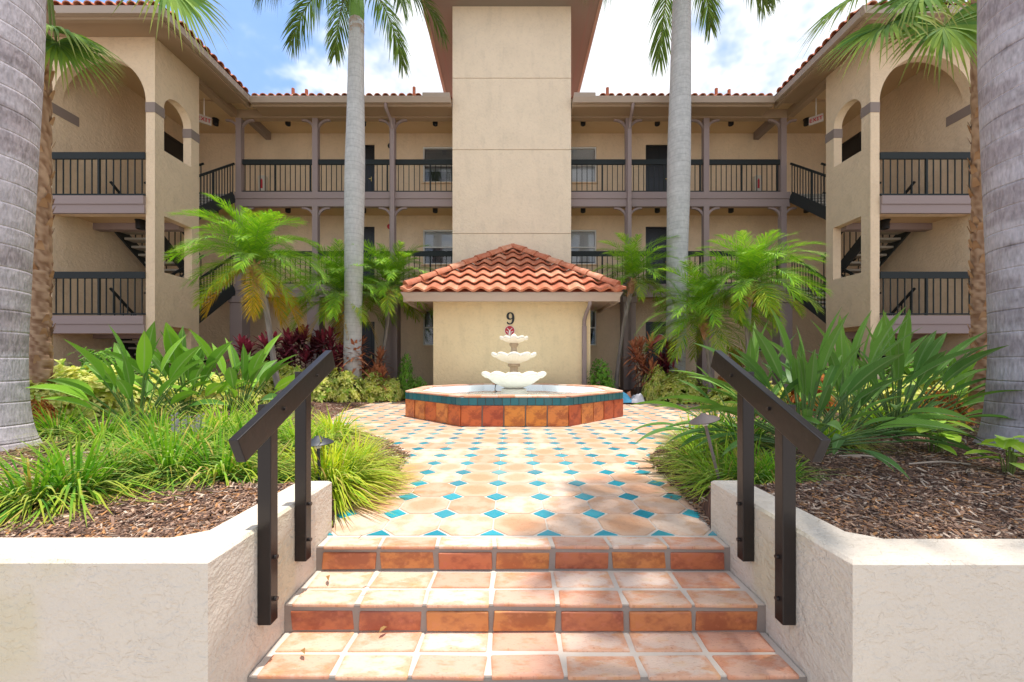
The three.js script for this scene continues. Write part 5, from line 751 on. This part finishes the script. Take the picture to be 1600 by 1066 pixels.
// red strap-leaved plants
function cordGeo(seed, cols, heads) { const r = rng(seed), L = new Leaves(); for (let hd = 0; hd < heads; hd++) { const hx = (r() - 0.5) * 0.5, hz = (r() - 0.5) * 0.4, hh = 0.45 + 0.75 * r(), n = 34; L.tube([V(hx * 0.4, 0, hz * 0.4), V(hx * 0.8, hh * 0.5, hz), V(hx, hh, hz)], () => 0.014, 5, () => [0.2, 0.15, 0.12]); for (let i = 0; i < n; i++) { const a = i * 2.399, el = lerp(1.35, -0.35, i / n) + (r() - 0.5) * 0.3, l = 0.3 + 0.16 * r(), d = dir(el, a), s = V(Math.cos(a), 0, -Math.sin(a)), col = mixc(cols[0], cols[1], r()), c = [0, 0.3, 0.6, 0.85, 1].map((t) => V(hx, hh - 0.18 * (i / n), hz).addScaledVector(d, l * t).add(V(0, -0.28 * l * t * t, 0))); L.strip(c, () => s, (k) => [0.35, 0.95, 1, 0.6, 0][k] * 0.058, (k) => mixc(col, cols[2], k === 2 ? 0.35 : r() * 0.3)); } } return L.build(); }
const gRed = [0, 1].map((k) => cordGeo(800 + k, [[0.12, 0.012, 0.022], [0.32, 0.03, 0.06], [0.46, 0.08, 0.12]], 7)), gBrz = [0, 1].map((k) => cordGeo(810 + k, [[0.34, 0.08, 0.04], [0.55, 0.20, 0.08], [0.62, 0.32, 0.17]], 7));
[[gRed, 402, 10.0, 1.4, 1.2, 'dark red strap-leaved plant under the largest date palm'], [gRed, 440, 10.3, 1.4, 1.3, 'burgundy plant at the trunk of the largest date palm'], [gRed, 485, 10.8, 1.4, 1.35, 'burgundy plant beside the building column, left of the slim palm'], [gRed, 520, 10.7, 1.4, 1.4, 'crimson plant behind the top of the left handrail'], [gBrz, 556, 10.55, 1.35, 1.35, 'bronze-red plant in front of the slim left palm'], [gBrz, 592, 10.75, 1.2, 1.25, 'orange-bronze plant between the slim palm and the green shrub'], [gBrz, 1002, 10.7, 1.15, 1.35, 'bronze plant under the leaning date palm'], [gRed, 1040, 11.0, 1.1, 1.2, 'dark red plant by the right ground-floor door'], [gBrz, 1150, 10.6, 1.0, 1.0, 'bronze plant behind the low date palm']].forEach(([set, px, D, s, sy, label], i) => { const o = thing('cordyline', label, 'red-leaved plant'); mesh('foliage', set[i % 2], M.leafGloss, o); place(o, ...at(px, D), i * 2.1); o.scale.set(s, sy, s); });

// seedlings, debris
function seedling(label, px, D, s, n, seed) { const o = thing('seedling', label, 'seedling'), r = rng(seed); place(o, ...at(px, D), 0.3, s); for (let k = 0; k < n; k++) { const L = new Leaves(), a = k * 2.2 + r(), h = 0.08 + 0.2 * r(), x = (r() - 0.5) * 0.16, z = (r() - 0.5) * 0.1, base = V(x, h, z), col = mixc([0.32, 0.56, 0.03], [0.55, 0.72, 0.06], r()); L.tube([V(x * 0.6, 0, z * 0.6), V(x, h, z)], () => 0.004, 4, () => [0.25, 0.3, 0.08]); const d = dir(-0.1 + 0.5 * r(), a), s0 = V(Math.cos(a), 0, -Math.sin(a)), c = [0, 0.25, 0.55, 0.82, 1].map((t) => base.clone().addScaledVector(d, 0.18 * t).add(V(0, -0.05 * t * t, 0))); L.blade(c, () => s0, () => V(0, 1, 0), (i) => [0.2, 0.9, 1, 0.6, 0.02][i] * 0.10, 0.25, () => col, mixc(col, [0.6, 0.7, 0.3], 0.4)); mesh('leaf', L.build(), M.leaf, o); } }
seedling('lime green seedling in the mulch below the right leaf clump', 1462, 3.2, 1.0, 16, 81); seedling('lime green seedling in front of the right palm trunk', 1578, 2.55, 1.0, 12, 82);
{
  const o = thing('crumpled_bundle', 'small crumpled blue and grey bundle lying on the mulch right of the fountain', 'bundle', [wx(984, 9.9), 0.02, -9.9]), cloth = (name, w, d, c, x, z, seed) => { const g = new THREE.PlaneGeometry(w, d, 14, 10).rotateX(-Math.PI / 2), p = g.attributes.position; for (let i = 0; i < p.count; i++) { const u = p.getX(i) / w, v = p.getZ(i) / d, e = 1 - Math.max(Math.abs(u), Math.abs(v)) * 2; p.setY(i, 0.02 + 0.26 * Math.max(0, e) ** 0.6 * (0.4 + vnoise(u * 4 + 9, v * 4 + 9, 64, 64, seed))); p.setX(i, p.getX(i) + 0.06 * (vnoise(u * 6 + 9, v * 6 + 9, 64, 64, seed + 1) - 0.5)); } g.computeVertexNormals(); mesh(name, g.translate(x, 0, z), mat(c, 0.7), o); };
  cloth('blue_cloth', 0.5, 0.35, [0.05, 0.25, 0.42], -0.18, 0, 91); cloth('grey_cloth', 0.34, 0.3, [0.4, 0.4, 0.44], 0.17, 0.06, 93); cloth('brown_cloth', 0.34, 0.2, [0.36, 0.14, 0.08], 0.02, -0.1, 95);
  const litter = [[-0.95, -0.113, 1.99, 0.06, 0.5, 'dry leaf lying on the middle step at left', 1], [-0.72, -0.113, 1.9, 0.05, 1.9, 'thin dry stalk on the middle step tile joint at left', 0], [-0.60, -0.248, 1.80, 0.045, 2.5, 'curled brown leaf at the back of the lowest tread', 1], [-0.9, -0.248, 1.66, 0.04, 0.8, 'dry leaf on the lowest tread at far left', 1], [-0.86, 0.003, 2.2, 0.05, 2.7, 'thin dark stalk on the top nosing tile at left', 0]];
  for (const [x, y, D, l, a, label, kind] of litter) { const L = new Leaves(), r = rng(Math.round(l * 1000 + a * 10)), c = [0, 0.3, 0.65, 1].map((t) => V(0, 0.004 + 0.012 * Math.sin(t * 3), l * (t - 0.5))); L.strip(c, () => V(1, 0.2, 0), (k) => [0.1, 1, 0.8, 0][k] * (kind ? 0.018 : 0.004), () => (kind ? [0.3, 0.17, 0.06] : [0.06, 0.05, 0.04])); const o2 = tag(mesh('dry_leaf', L.build(), M.leafDry, scene), label, 'leaf'); o2.position.set(x, y + 0.002, -D); o2.rotation.y = a; }
  for (const [px, D, len, yaw, label] of [[1465, 2.75, 0.42, 1.5, 'pale bare twig on the mulch in front of the right leaf clump'], [1350, 2.9, 0.3, 1.1, 'grey weathered stick under the right leaf clump'], [1500, 3.6, 0.35, 2.4, 'pale twig leaning by the right palm trunk'], [160, 3.0, 0.5, 1.4, 'brown stick in the mulch right of the left palm trunk']]) { const [x, y, z] = at(px, D), t = tag(mesh('twig', tube([V(-len / 2, 0.01, 0), V(-len * 0.1, 0.03, 0.02), V(len * 0.2, 0.02, -0.015), V(len / 2, 0.012, 0.02)], 0.007, 6, 14), mat([0.42, 0.33, 0.25], 0.9), scene), label, 'twig'); t.position.set(x, y + 0.012, z); t.rotation.y = yaw - 1.5; }
}
renderer.render(scene, camera);
